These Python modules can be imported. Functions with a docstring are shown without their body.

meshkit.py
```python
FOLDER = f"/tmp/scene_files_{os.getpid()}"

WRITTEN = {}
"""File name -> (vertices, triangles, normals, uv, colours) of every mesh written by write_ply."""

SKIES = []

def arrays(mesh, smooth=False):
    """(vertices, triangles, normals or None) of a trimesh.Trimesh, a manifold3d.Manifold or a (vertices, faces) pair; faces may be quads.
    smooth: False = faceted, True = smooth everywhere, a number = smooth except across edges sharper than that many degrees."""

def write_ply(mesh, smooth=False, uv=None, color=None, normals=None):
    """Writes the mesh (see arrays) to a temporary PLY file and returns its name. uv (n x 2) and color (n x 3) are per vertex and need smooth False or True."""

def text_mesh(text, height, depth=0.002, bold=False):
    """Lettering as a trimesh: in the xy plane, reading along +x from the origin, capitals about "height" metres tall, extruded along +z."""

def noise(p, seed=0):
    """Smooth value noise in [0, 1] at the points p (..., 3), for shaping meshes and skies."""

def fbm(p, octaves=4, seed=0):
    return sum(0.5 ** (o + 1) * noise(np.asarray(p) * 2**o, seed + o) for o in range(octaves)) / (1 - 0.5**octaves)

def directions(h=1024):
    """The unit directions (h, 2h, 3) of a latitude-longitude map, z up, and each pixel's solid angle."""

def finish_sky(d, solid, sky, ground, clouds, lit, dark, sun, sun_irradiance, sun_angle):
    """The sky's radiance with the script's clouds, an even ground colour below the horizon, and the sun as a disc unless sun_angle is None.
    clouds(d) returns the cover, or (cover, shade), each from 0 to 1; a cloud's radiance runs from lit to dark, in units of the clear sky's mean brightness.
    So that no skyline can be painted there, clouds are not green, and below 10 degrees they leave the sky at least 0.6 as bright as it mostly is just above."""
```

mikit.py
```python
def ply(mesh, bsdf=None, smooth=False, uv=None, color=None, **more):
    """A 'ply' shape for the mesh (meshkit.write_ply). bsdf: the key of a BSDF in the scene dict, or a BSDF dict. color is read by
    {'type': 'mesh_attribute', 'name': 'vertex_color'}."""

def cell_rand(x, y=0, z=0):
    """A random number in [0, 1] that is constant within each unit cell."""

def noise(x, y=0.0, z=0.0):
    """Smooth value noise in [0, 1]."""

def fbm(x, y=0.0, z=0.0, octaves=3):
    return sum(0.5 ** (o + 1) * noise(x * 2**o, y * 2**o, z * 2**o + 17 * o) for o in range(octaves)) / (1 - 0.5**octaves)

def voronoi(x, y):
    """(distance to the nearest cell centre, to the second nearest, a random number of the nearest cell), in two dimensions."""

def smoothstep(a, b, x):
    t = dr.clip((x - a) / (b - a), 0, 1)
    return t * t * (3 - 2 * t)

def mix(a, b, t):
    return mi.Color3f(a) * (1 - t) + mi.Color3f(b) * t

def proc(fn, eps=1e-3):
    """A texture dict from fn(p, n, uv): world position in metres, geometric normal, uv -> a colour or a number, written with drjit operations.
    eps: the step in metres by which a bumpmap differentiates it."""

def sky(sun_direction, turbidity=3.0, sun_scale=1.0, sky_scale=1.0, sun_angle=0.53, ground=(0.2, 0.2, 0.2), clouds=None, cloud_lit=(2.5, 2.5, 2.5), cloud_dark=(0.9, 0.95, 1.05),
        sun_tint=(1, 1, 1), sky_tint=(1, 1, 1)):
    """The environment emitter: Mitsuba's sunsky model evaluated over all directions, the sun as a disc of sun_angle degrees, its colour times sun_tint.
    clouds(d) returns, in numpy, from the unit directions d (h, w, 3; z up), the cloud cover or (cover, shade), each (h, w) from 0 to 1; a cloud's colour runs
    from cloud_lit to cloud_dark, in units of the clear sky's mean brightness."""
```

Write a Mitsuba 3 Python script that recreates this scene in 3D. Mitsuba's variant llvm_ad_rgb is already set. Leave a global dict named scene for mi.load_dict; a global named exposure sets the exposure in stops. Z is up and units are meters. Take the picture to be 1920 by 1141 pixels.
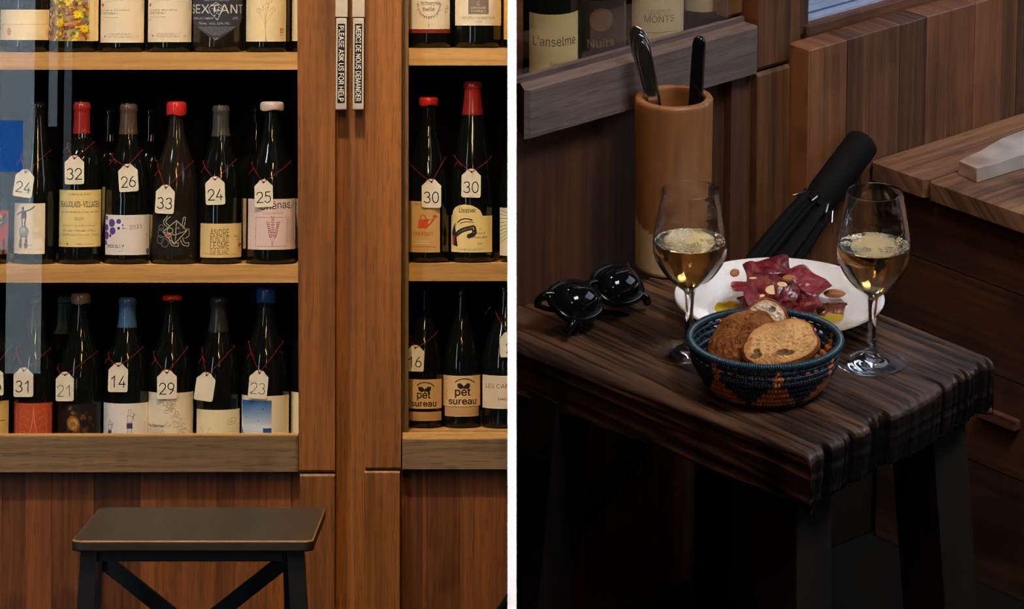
import math, random
import numpy as np, trimesh, shapely, drjit as dr, mitsuba as mi
import shapely.geometry as sg, shapely.affinity as sa
import mikit, meshkit
from mikit import noise, fbm, cell_rand, smoothstep, mix

random.seed(7); rng = np.random.default_rng(7)
scene, labels = {'type': 'scene'}, {}
T4 = mi.ScalarTransform4f

# ------------------------------------------------------------------ camera, light, exposure
F, CX, Y0 = 7000.0, 960.0, -722.0              # focal length and principal point in pixels of the 1920 x 1141 frame
TR, TL = math.radians(11.0), math.radians(-6.29)   # pitch of the lens against the right and the left room
HR, HL = 2.0, 1.45                             # eye height over the right and the left floor


def tilt(t):
    c, s = math.cos(t), math.sin(t)
    return np.array([[1, 0, 0], [0, c, s], [0, -s, c]])


MR = np.eye(4)
ML = np.eye(4)
ML[:3, :3] = tilt(TR) @ tilt(TL).T
ML[:3, 3] = np.array([0, 0, HR]) - ML[:3, :3] @ np.array([0, 0, HL])
MC = np.eye(4)
MC[:3, :3] = tilt(TR); MC[:3, 3] = [0, 0, HR]     # lens frame: x right, y along the axis, z up
eye = np.array([0, 0, HR]); fwd = MC[:3, :3] @ np.array([0, 1.0, 0]); upv = MC[:3, :3] @ np.array([0, 0, 1.0])
scene['camera'] = {'type': 'perspective', 'fov': 2 * math.degrees(math.atan(960 / F)), 'fov_axis': 'x', 'near_clip': 0.1, 'far_clip': 60,
                   'principal_point_offset_y': (570.5 - Y0) / 1141.0,
                   'to_world': T4().look_at(origin=eye.tolist(), target=(eye + fwd).tolist(), up=upv.tolist())}
exposure = 1.5
scene['ambient'] = {'type': 'constant', 'radiance': {'type': 'rgb', 'value': [0.0011, 0.0011, 0.0013]}}


def lamp_rect(key, M, centre, target, w, h, rgb):
    c, t = np.array(centre, float), np.array(target, float)
    z = (t - c) / np.linalg.norm(t - c); x = np.cross([0, 0, 1.0], z); x /= np.linalg.norm(x); y = np.cross(z, x)
    m = np.eye(4); m[:3, 0], m[:3, 1], m[:3, 2], m[:3, 3] = x * w / 2, y * h / 2, z, c
    scene[key] = {'type': 'rectangle', 'to_world': T4((M @ m).tolist()), 'emitter': {'type': 'area', 'radiance': {'type': 'rgb', 'value': list(rgb)}},
                  'bsdf': {'type': 'diffuse', 'reflectance': {'type': 'rgb', 'value': [0.1, 0.1, 0.1]}}}
    labels[key] = {'kind': 'structure'}


# left room: unseen warm lamp over the cabinet, unseen tall window to the left
lamp_rect('ceiling_lamp_1', ML, (-0.42, 5.45, 3.15), (-0.42, 7.0, 1.2), 0.07, 0.07, (1080, 810, 495))
lamp_rect('window_2', ML, (-2.9, 3.2, 1.75), (-0.5, 7.0, 1.0), 0.22, 1.9, (3.4, 4.0, 4.5))
lamp_rect('window_11', ML, (-2.3, 4.4, 4.1), (-0.5, 7.0, 1.0), 0.5, 1.4, (6.5, 7.8, 8.8))  # out of view, placed for cool highlights on the bottle shoulders
for _i, (_x, _y, _z) in enumerate(((-0.10, 4.3, 2.15), (-0.22, 4.9, 2.0), (-0.06, 5.2, 2.3), (0.02, 3.9, 1.95), (-0.3, 4.5, 2.35))):
    lamp_rect(f'ceiling_lamp_{_i + 2}', ML, (_x, _y, _z), (-0.6, 7.0, 1.0), 0.13, 0.13, (22, 12.5, 4.5))  # unseen small warm bulbs, placed for orange glints on the bottles
# glowing panels out of view behind the viewer, shaped to reflect in the glass doors
for _i, (_x0, _x1, _z0, _z1, _y, _c) in enumerate(((-3.0, -2.165, 0.45, 2.3, -3.0, (0.42, 0.52, 0.6)), (-3.0, -2.20, 0.80, 1.03, -2.9, (0.04, 0.26, 1.0)), (-2.10, -2.06, 1.0, 1.9, -3.0, (0.25, 0.3, 0.33)), (-2.03, -1.995, 0.6, 1.7, -3.0, (0.12, 0.15, 0.17)), (-2.28, -2.12, -0.1, 0.5, -3.0, (0.3, 0.38, 0.4)))):
    lamp_rect(f'window_{_i + 5}', ML, ((_x0 + _x1) / 2, _y, (_z0 + _z1) / 2), ((_x0 + _x1) / 2, 7, (_z0 + _z1) / 2), _x1 - _x0, _z1 - _z0, _c)
# right room: unseen cool light over the table, unseen dim warm lamp front left
lamp_rect('window_3', MR, (0.95, 2.85, 2.55), (0.40, 3.95, 0.45), 0.80, 0.60, (9.4, 9.6, 10.1))
lamp_rect('wall_lamp_1', MR, (0.12, 2.3, 1.75), (0.22, 3.7, 0.45), 0.2, 0.2, (7.0, 4.2, 2.1))
lamp_rect('window_4', MR, (2.5, 4.5, 1.5), (0.4, 3.9, 0.6), 1.4, 1.1, (0.7, 0.85, 1.05))  # out of view at the right, lights the cup and glass edges
# added narrow spot, only there to brighten the white end of the partition
_p, _q = (MC @ np.array([0, 2.3, 0.9, 1]))[:3], (MC @ np.array([0, 3.0, -0.55, 1]))[:3]
scene['added_partition_spot'] = {'type': 'spot', 'to_world': T4().look_at(origin=_p.tolist(), target=_q.tolist(), up=[1, 0, 0]), 'intensity': {'type': 'rgb', 'value': [13, 13, 13]}, 'cutoff_angle': 9.0, 'beam_width': 7.5}

# ------------------------------------------------------------------ helpers


def S(*c):
    c = np.array(c, float) / 255
    return np.where(c <= 0.04045, c / 12.92, ((c + 0.055) / 1.055) ** 2.4)


def ray(x, y, t):
    return tilt(t) @ np.array([(x - CX) / F, 1, -(y - Y0) / F])


def onL(x, y, Y):      # the point of the left room's upright plane Y seen at a pixel of the photograph
    r = ray(x, y, TL); return np.array([0, 0, HL]) + r * (Y / r[1])


def onR(x, y, z):      # the point of the right room at height z
    r = ray(x, y, TR); return np.array([0, 0, HR]) + r * ((z - HR) / r[2])


def onRplane(x, y, p0, n):
    r = ray(x, y, TR); o = np.array([0, 0, HR]); return o + r * (np.dot(np.array(p0) - o, n) / np.dot(r, n))


def pxR(p):
    q = tilt(TR).T @ (np.asarray(p) - [0, 0, HR]); return CX + F * q[0] / q[1], Y0 - F * q[2] / q[1], F / q[1]


used = set()


def key_of(name):
    if name not in used:
        used.add(name); return name
    k = 1
    while f'{name}_{k:03d}' in used: k += 1
    used.add(f'{name}_{k:03d}'); return f'{name}_{k:03d}'


def thing(name, label=None, cat=None, group=None, kind=None):
    k = key_of(name); d = {}
    if label: d['label'] = label
    if cat: d['category'] = cat
    if group: d['group'] = group
    if kind: d['kind'] = kind
    if d: labels[k] = d
    return k


def put(name, mesh, bsdf, parent=None, M=None, smooth=False, uv=None, color=None, label=None, kind=None, **more):
    k = key_of((parent + '__' if parent else '') + name)
    if hasattr(mesh, 'to_mesh'):
        q = mesh.to_mesh(); mesh = trimesh.Trimesh(q.vert_properties[:, :3], q.tri_verts, process=False)
    v, f = np.asarray(mesh.vertices, float), np.asarray(mesh.faces)
    M = PLACE if M is None else M
    v = v @ M[:3, :3].T + M[:3, 3]
    if np.linalg.det(M[:3, :3]) < 0: f = f[:, ::-1]
    m = trimesh.Trimesh(v, f, process=False)
    scene[k] = mikit.ply(m, bsdf, smooth=smooth, uv=uv, color=color, **more)
    if label or kind:
        labels[k] = {a: b for a, b in (('label', label), ('kind', kind)) if b}
    return k


def sheet(a, b, c, d):
    return trimesh.Trimesh(np.array([a, b, c, d], float), [[0, 1, 2], [0, 2, 3]], process=False)


def cat(*ms):
    return trimesh.util.concatenate([m for m in ms if m is not None])


def rotm(axis, deg, p=(0, 0, 0)):
    return trimesh.transformations.rotation_matrix(math.radians(deg), axis, p)


def trans(*p):
    m = np.eye(4); m[:3, 3] = p; return m


def lathe(profile, n=48):
    p = np.array(profile, float); a = np.arange(n) * 2 * np.pi / n
    v = np.stack([p[:, None, 0] * np.cos(a), p[:, None, 0] * np.sin(a), np.broadcast_to(p[:, None, 1], (len(p), n))], -1).reshape(-1, 3)
    i, j = np.meshgrid(np.arange(len(p) - 1), np.arange(n), indexing='ij')
    q = np.stack([i * n + j, i * n + (j + 1) % n, (i + 1) * n + (j + 1) % n, (i + 1) * n + j], -1).reshape(-1, 4)
    return trimesh.Trimesh(v, np.vstack([q[:, [0, 1, 2]], q[:, [0, 2, 3]]]), process=False)


def curve(p, n=60):
    from scipy.interpolate import PchipInterpolator
    p = np.array(p, float); d = np.r_[0, np.cumsum(np.linalg.norm(np.diff(p, axis=0), axis=1))]
    t = np.unique(np.r_[np.linspace(0, d[-1], n), d])
    return np.stack([PchipInterpolator(d, p[:, k])(t) for k in range(p.shape[1])], 1)


def tube(points, r, sides=8, closed=False):
    p = np.asarray(points, float); r = np.broadcast_to(r, (len(p),))
    t = (np.roll(p, -1, 0) - np.roll(p, 1, 0)) if closed else np.gradient(p, axis=0)
    t /= np.linalg.norm(t, axis=1, keepdims=True) + 1e-12
    a = np.zeros_like(p); ref = np.array([0, 0, 1.0]) if abs(t[0, 2]) < 0.9 else np.array([1.0, 0, 0])
    for i in range(len(p)):
        ref = ref - t[i] * np.dot(ref, t[i]); ref /= np.linalg.norm(ref) + 1e-12; a[i] = ref
    b = np.cross(t, a); ang = np.arange(sides) * 2 * np.pi / sides
    v = p[:, None] + r[:, None, None] * (np.cos(ang)[None, :, None] * a[:, None] + np.sin(ang)[None, :, None] * b[:, None])
    m = len(p) if closed else len(p) - 1
    i, j = np.meshgrid(np.arange(m), np.arange(sides), indexing='ij'); i2 = (i + 1) % len(p)
    q = np.stack([i * sides + j, i * sides + (j + 1) % sides, i2 * sides + (j + 1) % sides, i2 * sides + j], -1).reshape(-1, 4)
    f = np.vstack([q[:, [0, 1, 2]], q[:, [0, 2, 3]]]); v = v.reshape(-1, 3)
    if not closed:
        n = len(v); v = np.vstack([v, p[0], p[-1]]); k = np.arange(sides); e = (len(p) - 1) * sides
        f = np.vstack([f, np.stack([(k + 1) % sides, k, k * 0 + n], 1), np.stack([e + k, e + (k + 1) % sides, k * 0 + n + 1], 1)])
    return trimesh.Trimesh(v, f, process=False)


def prism(loop, axis, d0, d1, ch=0.002):
    """A chamfered prism: a convex loop (n x 3) extruded along axis from d0 (front) to d1, the front edges chamfered by ch."""
    loop = np.asarray(loop, float); axis = np.asarray(axis, float); c = loop.mean(0); n = len(loop)
    ins = loop + (c - loop) / np.linalg.norm(c - loop, axis=1, keepdims=True) * ch * 1.4
    rings = [ins + axis * d0, loop + axis * (d0 + ch), loop + axis * (d1 - ch), ins + axis * d1]
    v = np.vstack(rings + [[c + axis * d0], [c + axis * d1]]); f = []
    for k in range(3):
        for i in range(n):
            a, b = k * n + i, k * n + (i + 1) % n; f += [[a, b, b + n], [a, b + n, a + n]]
    for i in range(n):
        f += [[4 * n, (i + 1) % n, i], [4 * n + 1, 3 * n + i, 3 * n + (i + 1) % n]]
    m = trimesh.Trimesh(v, f, process=False)
    if m.volume < 0: m.invert()
    return m


seeds = [0]


def wood_uv(mesh, grain, seed=None):
    """uv in metres: along the grain, and across it plus ten times the board's number."""
    seeds[0] += 1; s = seeds[0] if seed is None else seed
    g = np.asarray(grain, float); g /= np.linalg.norm(g)
    v = np.asarray(mesh.vertices); c = v.mean(0)
    a = np.cross(g, [0.31, 0.87, 0.38]); a /= np.linalg.norm(a); b = np.cross(g, a)
    ax = np.eye(3); o = [ax[k] - g * np.dot(ax[k], g) for k in range(3)]
    o = sorted(o, key=lambda w: -np.linalg.norm(w)); e1 = o[0] / np.linalg.norm(o[0]); e2 = np.cross(g, e1)
    return np.stack([(v - c) @ g + s * 1.37, np.clip((v - c) @ e1 + (v - c) @ e2 * 0.93, -4.5, 4.5) + 10.0 * s], 1)


def board(name, mesh, bsdf, grain, parent=None, seed=None, **k):
    return put(name, mesh, bsdf, parent, uv=wood_uv(mesh, grain, seed), **k)


def boxm(x0, x1, y0, y1, z0, z1, ch=0.002):
    loop = [(x0, 0, z0), (x1, 0, z0), (x1, 0, z1), (x0, 0, z1)]
    return prism(loop, (0, 1, 0), y0, y1, ch)


def quadL(px, Y, depth, ch=0.003):
    """A board of the left room: the four corners of its front face in the photograph, its front plane and its depth."""
    return prism([onL(x, y, Y) - [0, Y, 0] for x, y in px], (0, 1, 0), Y, Y + depth, ch)


# ------------------------------------------------------------------ materials
def rgb(*c):
    return {'type': 'rgb', 'value': [float(x) for x in c]}


def principled(key, base, rough=0.5, **k):
    scene[key] = {'type': 'twosided', 'bsdf': {'type': 'principled', 'base_color': base if isinstance(base, dict) else rgb(*base), 'roughness': rough, **k}}


def wood(key, dark, light, vary=0.25, rough=0.5, pores=0.5, spec=0.5, figure=14.0, stain=0.0):
    dark, light = [float(x) for x in S(*dark)], [float(x) for x in S(*light)]

    def fn(p, n, uv):
        u, v = uv.x, uv.y
        s = dr.floor(v * 0.1 + 0.5)
        tone = (cell_rand(s, 3, 1) - 0.5) * 2 * vary
        wob = v + 0.006 * noise(u * 4, s) + 0.0015 * noise(u * 17, v * 30)
        g = 0.55 * fbm(u * 2.1, wob * figure, s, octaves=3) + 0.45 * fbm(u * 3.3, wob * 150, s + 5, octaves=3)
        g = g + tone * 0.5
        col = mix(dark, light, dr.clip(0.5 + (g - 0.5) * 1.9, 0, 1)) * (1 + tone * 0.6)
        pore = smoothstep(0.62, 0.8, noise(u * 34, wob * 900, s))
        col = col * (1 - pores * 0.55 * pore)
        if stain:
            blot = smoothstep(0.58, 0.78, fbm(u * 9, v * 12, s + 9, octaves=3))
            col = col * (1 - stain * blot)
        return col
    principled(key, mikit.proc(fn), rough, specular=spec)


wood('oak', (94, 54, 21), (154, 95, 43), 0.10, 0.45, 0.55)
wood('oak_rail', (98, 77, 52), (142, 114, 82), 0.06, 0.55, 0.6, stain=0.3)
wood('blond_wood', (178, 128, 66), (224, 176, 106), 0.05, 0.55, 0.25)
wood('stave_wood', (84, 44, 20), (142, 84, 42), 0.24, 0.42, 0.5, stain=0.35)
wood('dark_oak', (58, 34, 19), (114, 72, 43), 0.34, 0.5, 0.5, stain=0.25)
wood('panel_dark', (46, 26, 15), (88, 52, 31), 0.1, 0.6, 0.3, stain=0.4)
wood('shaded_wood', (14, 10, 7), (28, 18, 12), 0.15, 0.55, 0.5, stain=0.3)  # darker copy of dark oak: shade under the stool put into the colour
wood('grey_oak', (66, 55, 53), (102, 87, 83), 0.06, 0.6, 0.5, stain=0.2)
wood('bench_wood', (84, 54, 37), (160, 116, 84), 0.12, 0.55, 0.6, stain=0.55)
principled('paint', {'type': 'mesh_attribute', 'name': 'vertex_color'}, 0.62, specular=0.25)
principled('gloss', {'type': 'mesh_attribute', 'name': 'vertex_color'}, 0.22, specular=0.5)
principled('relief_wood', {'type': 'mesh_attribute', 'name': 'vertex_color'}, 0.5, specular=0.4)
principled('bottle_glass', (0.004, 0.005, 0.004), 0.07, specular=0.5)
principled('clear_bottle', (0.016, 0.012, 0.008), 0.08, specular=0.5)
principled('interior', (0.006, 0.005, 0.0045), 0.8, specular=0.1)
principled('nickel', (0.66, 0.63, 0.60), 0.5, metallic=1.0)
principled('steel', (0.6, 0.58, 0.56), 0.18, metallic=1.0)
principled('black_paint', (0.014, 0.0145, 0.016), 0.36, specular=0.5)
principled('black_gloss', (0.003, 0.003, 0.0035), 0.07, specular=0.35)
principled('black_cloth', (0.0045, 0.0045, 0.005), 0.75, specular=0.12)
principled('porcelain', (0.86, 0.85, 0.83), 0.14, specular=0.5)
principled('white_lacquer', (0.93, 0.93, 0.93), 0.6, specular=0.2)
principled('dark_board', (0.02, 0.015, 0.012), 0.8, specular=0.1)
principled('stone', (0.005, 0.0045, 0.004), 0.9, specular=0.1)
scene['pane_glass'] = {'type': 'thindielectric', 'int_ior': 1.5}
scene['clear_glass'] = {'type': 'dielectric', 'int_ior': 1.5}
scene['wine_liquid'] = {'type': 'dielectric', 'int_ior': 1.34, 'specular_transmittance': rgb(0.995, 0.87, 0.58)}
scene['oil'] = {'type': 'principled', 'base_color': rgb(*S(190, 160, 40)), 'roughness': 0.1, 'specular': 0.5}


def solid(mesh, c):
    return np.broadcast_to(np.asarray(c, float), (len(mesh.vertices), 3)).copy()

# ------------------------------------------------------------------ added partition for the white gap between the views, keeps their lights apart
PLACE = MC
W = 17 * 3.0 / F
put('wall_middle', boxm(-W / 2 * 0.96, W / 2 * 0.96, 3.012, 6.3, -3.2, 1.6, 0.0005), 'dark_board', kind='structure')
put('added_trim_1', boxm(-W / 2, W / 2, 3.0, 3.012, -3.2, 1.6, 0.0004), 'white_lacquer', kind='structure')

# ================================================================== LEFT ROOM: the wine cabinet, its bottles, the step stool
PLACE = ML
YF, YG, YS, YB, YW = 7.0, 7.028, 7.055, 7.108, 7.42      # door faces, glass, shelf edge, bottle axes, back of the cabinet
cab = thing('wine_cabinet', 'tall oak wine cabinet with glazed double doors full of tagged bottles, behind the black stool', 'cabinet')
door_a, door_b = cab + '__door', cab + '__door_001'


def quad_board(name, parent, px, Y, depth, bsdf, grain, ch=0.003, **k):
    return board(name, quadL(px, Y, depth, ch), bsdf, grain, parent, **k)


UP, SIDE = (0, 0, 1), (1, 0, 0)
quad_board('stile', door_a, [(560, 885), (628, 885), (629, -40), (557, -40)], YF, 0.045, 'oak', UP)
quad_board('stile', door_a, [(-120, 885), (-60, 885), (-60, -40), (-120, -40)], YF, 0.045, 'oak', UP)
quad_board('rail', door_a, [(-60, 885.5), (559, 884.5), (559, 817), (-60, 818)], YF - 0.002, 0.047, 'oak_rail', SIDE)
quad_board('bead', door_a, [(-60, 817.5), (559, 816.5), (559, 812.5), (-60, 813.5)], YF + 0.012, 0.012, 'blond_wood', SIDE, 0.001)
put('pane', sheet(*[(_x, YG, _z) for _x, _z in ((-1.2, onL(0, 815, YG)[2]), (onL(557, 400, YG)[0], onL(0, 815, YG)[2]), (onL(557, 400, YG)[0], 1.6), (-1.2, 1.6))]), 'pane_glass', door_a)
quad_board('stile', door_b, [(685, 880), (752, 880), (753, -40), (684, -40)], YF, 0.045, 'oak', UP)
quad_board('rail', door_b, [(754, 880), (1030, 880), (1030, 823), (754, 823)], YF - 0.002, 0.047, 'oak_rail', SIDE)
quad_board('bead', door_b, [(754, 823), (1030, 821), (1030, 812), (754, 812)], YF + 0.006, 0.018, 'blond_wood', SIDE, 0.002)
put('pane', sheet(*[(_x, YG, _z) for _x, _z in ((onL(755, 400, YG)[0], onL(0, 815, YG)[2]), (0.10, onL(0, 815, YG)[2]), (0.10, 1.6), (onL(755, 400, YG)[0], 1.6))]), 'pane_glass', door_b)
quad_board('center_post', cab, [(620, 1250), (694, 1250), (694, -40), (620, -40)], YF + 0.034, 0.028, 'oak', UP, seed=6)
quad_board('base_stile', cab, [(566, 1260), (627, 1260), (628, 888), (562, 888)], YF + 0.002, 0.045, 'oak', UP)
quad_board('base_stile', cab, [(684, 1260), (750, 1260), (750, 882), (683, 882)], YF + 0.002, 0.045, 'oak', UP)
# lower panels of upright staves
pan_a, pan_b = cab + '__base_panel', cab + '__base_panel_001'
for pan, edges in ((pan_a, [-60, 4, 48, 96, 176, 263, 306, 352, 408, 440, 500, 545, 566]), (pan_b, [750, 757, 792, 800, 862, 888, 930, 975])):
    for i in range(len(edges) - 1):
        a, b = edges[i], edges[i + 1]
        quad_board('stave', pan, [(a + .15, 1260), (b - .15, 1260), (b - .15, 872), (a + .15, 872)], YF + 0.032 + 0.0005 * (i % 2), 0.02, 'stave_wood', UP, 0.0005)
# carcass
x0, x1 = -1.2, 0.10
put('back_panel', boxm(x0, x1, YW, YW + 0.02, 0.05, 1.62, 0.002), 'interior', cab)
xm = (onL(628, 400, YF)[0] + onL(686, 400, YF)[0]) / 2
put('divider', boxm(xm - 0.012, xm + 0.012, YS + 0.005, YW, 0.6, 1.62, 0.002), 'interior', cab)
zs = {k: onL(0, y, YS)[2] for k, y in dict(a1=98, a2=496.5, a3=852, b1=90, b2=493.5, b3=806).items()}
for k in ('a1', 'a2', 'a3'):
    board('shelf', boxm(x0, xm - 0.0125, YS, YW, zs[k] - 0.0325, zs[k], 0.002), 'blond_wood', SIDE, cab)
for k in ('b1', 'b2', 'b3'):
    board('shelf', boxm(xm + 0.0125, x1, YS, YW, zs[k] - 0.0325, zs[k], 0.002), 'blond_wood', SIDE, cab)
quad_board('inner_stile', cab, [(747, 880), (766, 880), (766, -40), (747, -40)], YF + 0.0475, 0.018, 'oak_rail', UP, 0.001)
zf = 0.0
board('plinth', boxm(x0, x1, YF + 0.07, YW, zf + 0.002, 0.25, 0.003), 'oak', SIDE, cab)

# door pulls with embossed label strips


def flat_text(s, h, bold=False):
    key = (s, bold)
    if key not in TEXTS:
        m = meshkit.text_mesh(s, 1.0, 0.1, bold)
        m.update_faces(m.face_normals[:, 2] > 0.5); m.remove_unreferenced_vertices(); TEXTS[key] = m
    m = TEXTS[key].copy(); m.vertices[:, 2] = 0; m.apply_scale([h, h, 1]); return m


TEXTS = {}
for door, xa, xb, words in ((door_a, 629, 650.5, 'PLEASE ASK US FOR HELP'), (door_b, 661, 682.5, 'MERCI DE NOUS DEMANDER')):
    Y = YF - 0.012
    a, b = onL(xa, 206, Y), onL(xb, 34, Y)
    bar = boxm(a[0], b[0], Y, Y + 0.014, a[2], b[2], 0.0012)
    up = boxm(a[0] - 0.0015, b[0] + 0.0015, Y - 0.001, YF + 0.03, b[2] + 0.001, b[2] + 0.09, 0.0012)
    foot = boxm(a[0] + 0.004, b[0] - 0.003, Y + 0.013, YF + 0.03, a[2] + 0.085, a[2] + 0.15, 0.001)
    put('handle', cat(bar, up, foot), 'nickel', door)
    w, h = b[0] - a[0], b[2] - a[2]
    zc, xc = (a[2] + b[2]) / 2 + 0.001, (a[0] + b[0]) / 2
    hw = w * 0.33; hl = h * 0.433
    st = prism([(xc - hw, 0, zc - hl), (xc + hw, 0, zc - hl), (xc + hw, 0, zc + hl), (xc - hw, 0, zc + hl)], (0, 1, 0), Y - 0.0006, Y + 0.0004, 0.0002)
    t = flat_text(words, 0.0095, True); t.vertices -= t.bounds.mean(0)
    t.apply_scale([hl * 1.9 / (t.bounds[1] - t.bounds[0])[0], 1, 1])
    tv = t.vertices.copy(); t.vertices = np.stack([xc + tv[:, 1], np.full(len(tv), Y - 0.0009), zc - tv[:, 0]], 1)
    m = cat(st, t)
    put('label_strip', m, 'paint', door, color=np.vstack([solid(st, S(14, 14, 15)), solid(t, S(225, 222, 214))]), label='black embossed strip with white capitals')

# ---- bottle shapes, labels and prints
SHAPES = {
    'burgundy': [(0, 0.003), (.7, 0), (.93, .006), (1, .03), (1, .42), (.985, .47), (.93, .535), (.8, .62), (.62, .70), (.47, .775), (.385, .84), (.36, .89), (.355, .945), (.385, .95), (.385, .975), (.34, .985), (.3, 1), (0, 1)],
    'bordeaux': [(0, 0.003), (.75, 0), (.95, .006), (1, .03), (1, .60), (.97, .645), (.85, .695), (.62, .74), (.44, .775), (.385, .82), (.37, .89), (.365, .945), (.4, .95), (.4, .975), (.35, .985), (.3, 1), (0, 1)],
    'flute': [(0, 0.003), (.7, 0), (.94, .006), (1, .03), (1, .36), (.97, .43), (.86, .54), (.7, .66), (.54, .77), (.43, .86), (.385, .91), (.375, .955), (.41, .96), (.41, .98), (.36, .99), (.3, 1), (0, 1)],
    'champagne': [(0, 0.003), (.7, 0), (.93, .006), (1, .025), (1, .40), (.98, .46), (.9, .54), (.75, .63), (.56, .71), (.42, .78), (.34, .85), (.31, .90), (.30, .945), (.36, .95), (.36, .97), (.32, .985), (.28, 1), (0, 1)],
}


def radius_at(kind, t):
    p = PROFILES[kind]; return np.interp(t, p[3:-2, 1], p[3:-2, 0])


PROFILES = {k: curve(v, 44) for k, v in SHAPES.items()}


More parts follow.
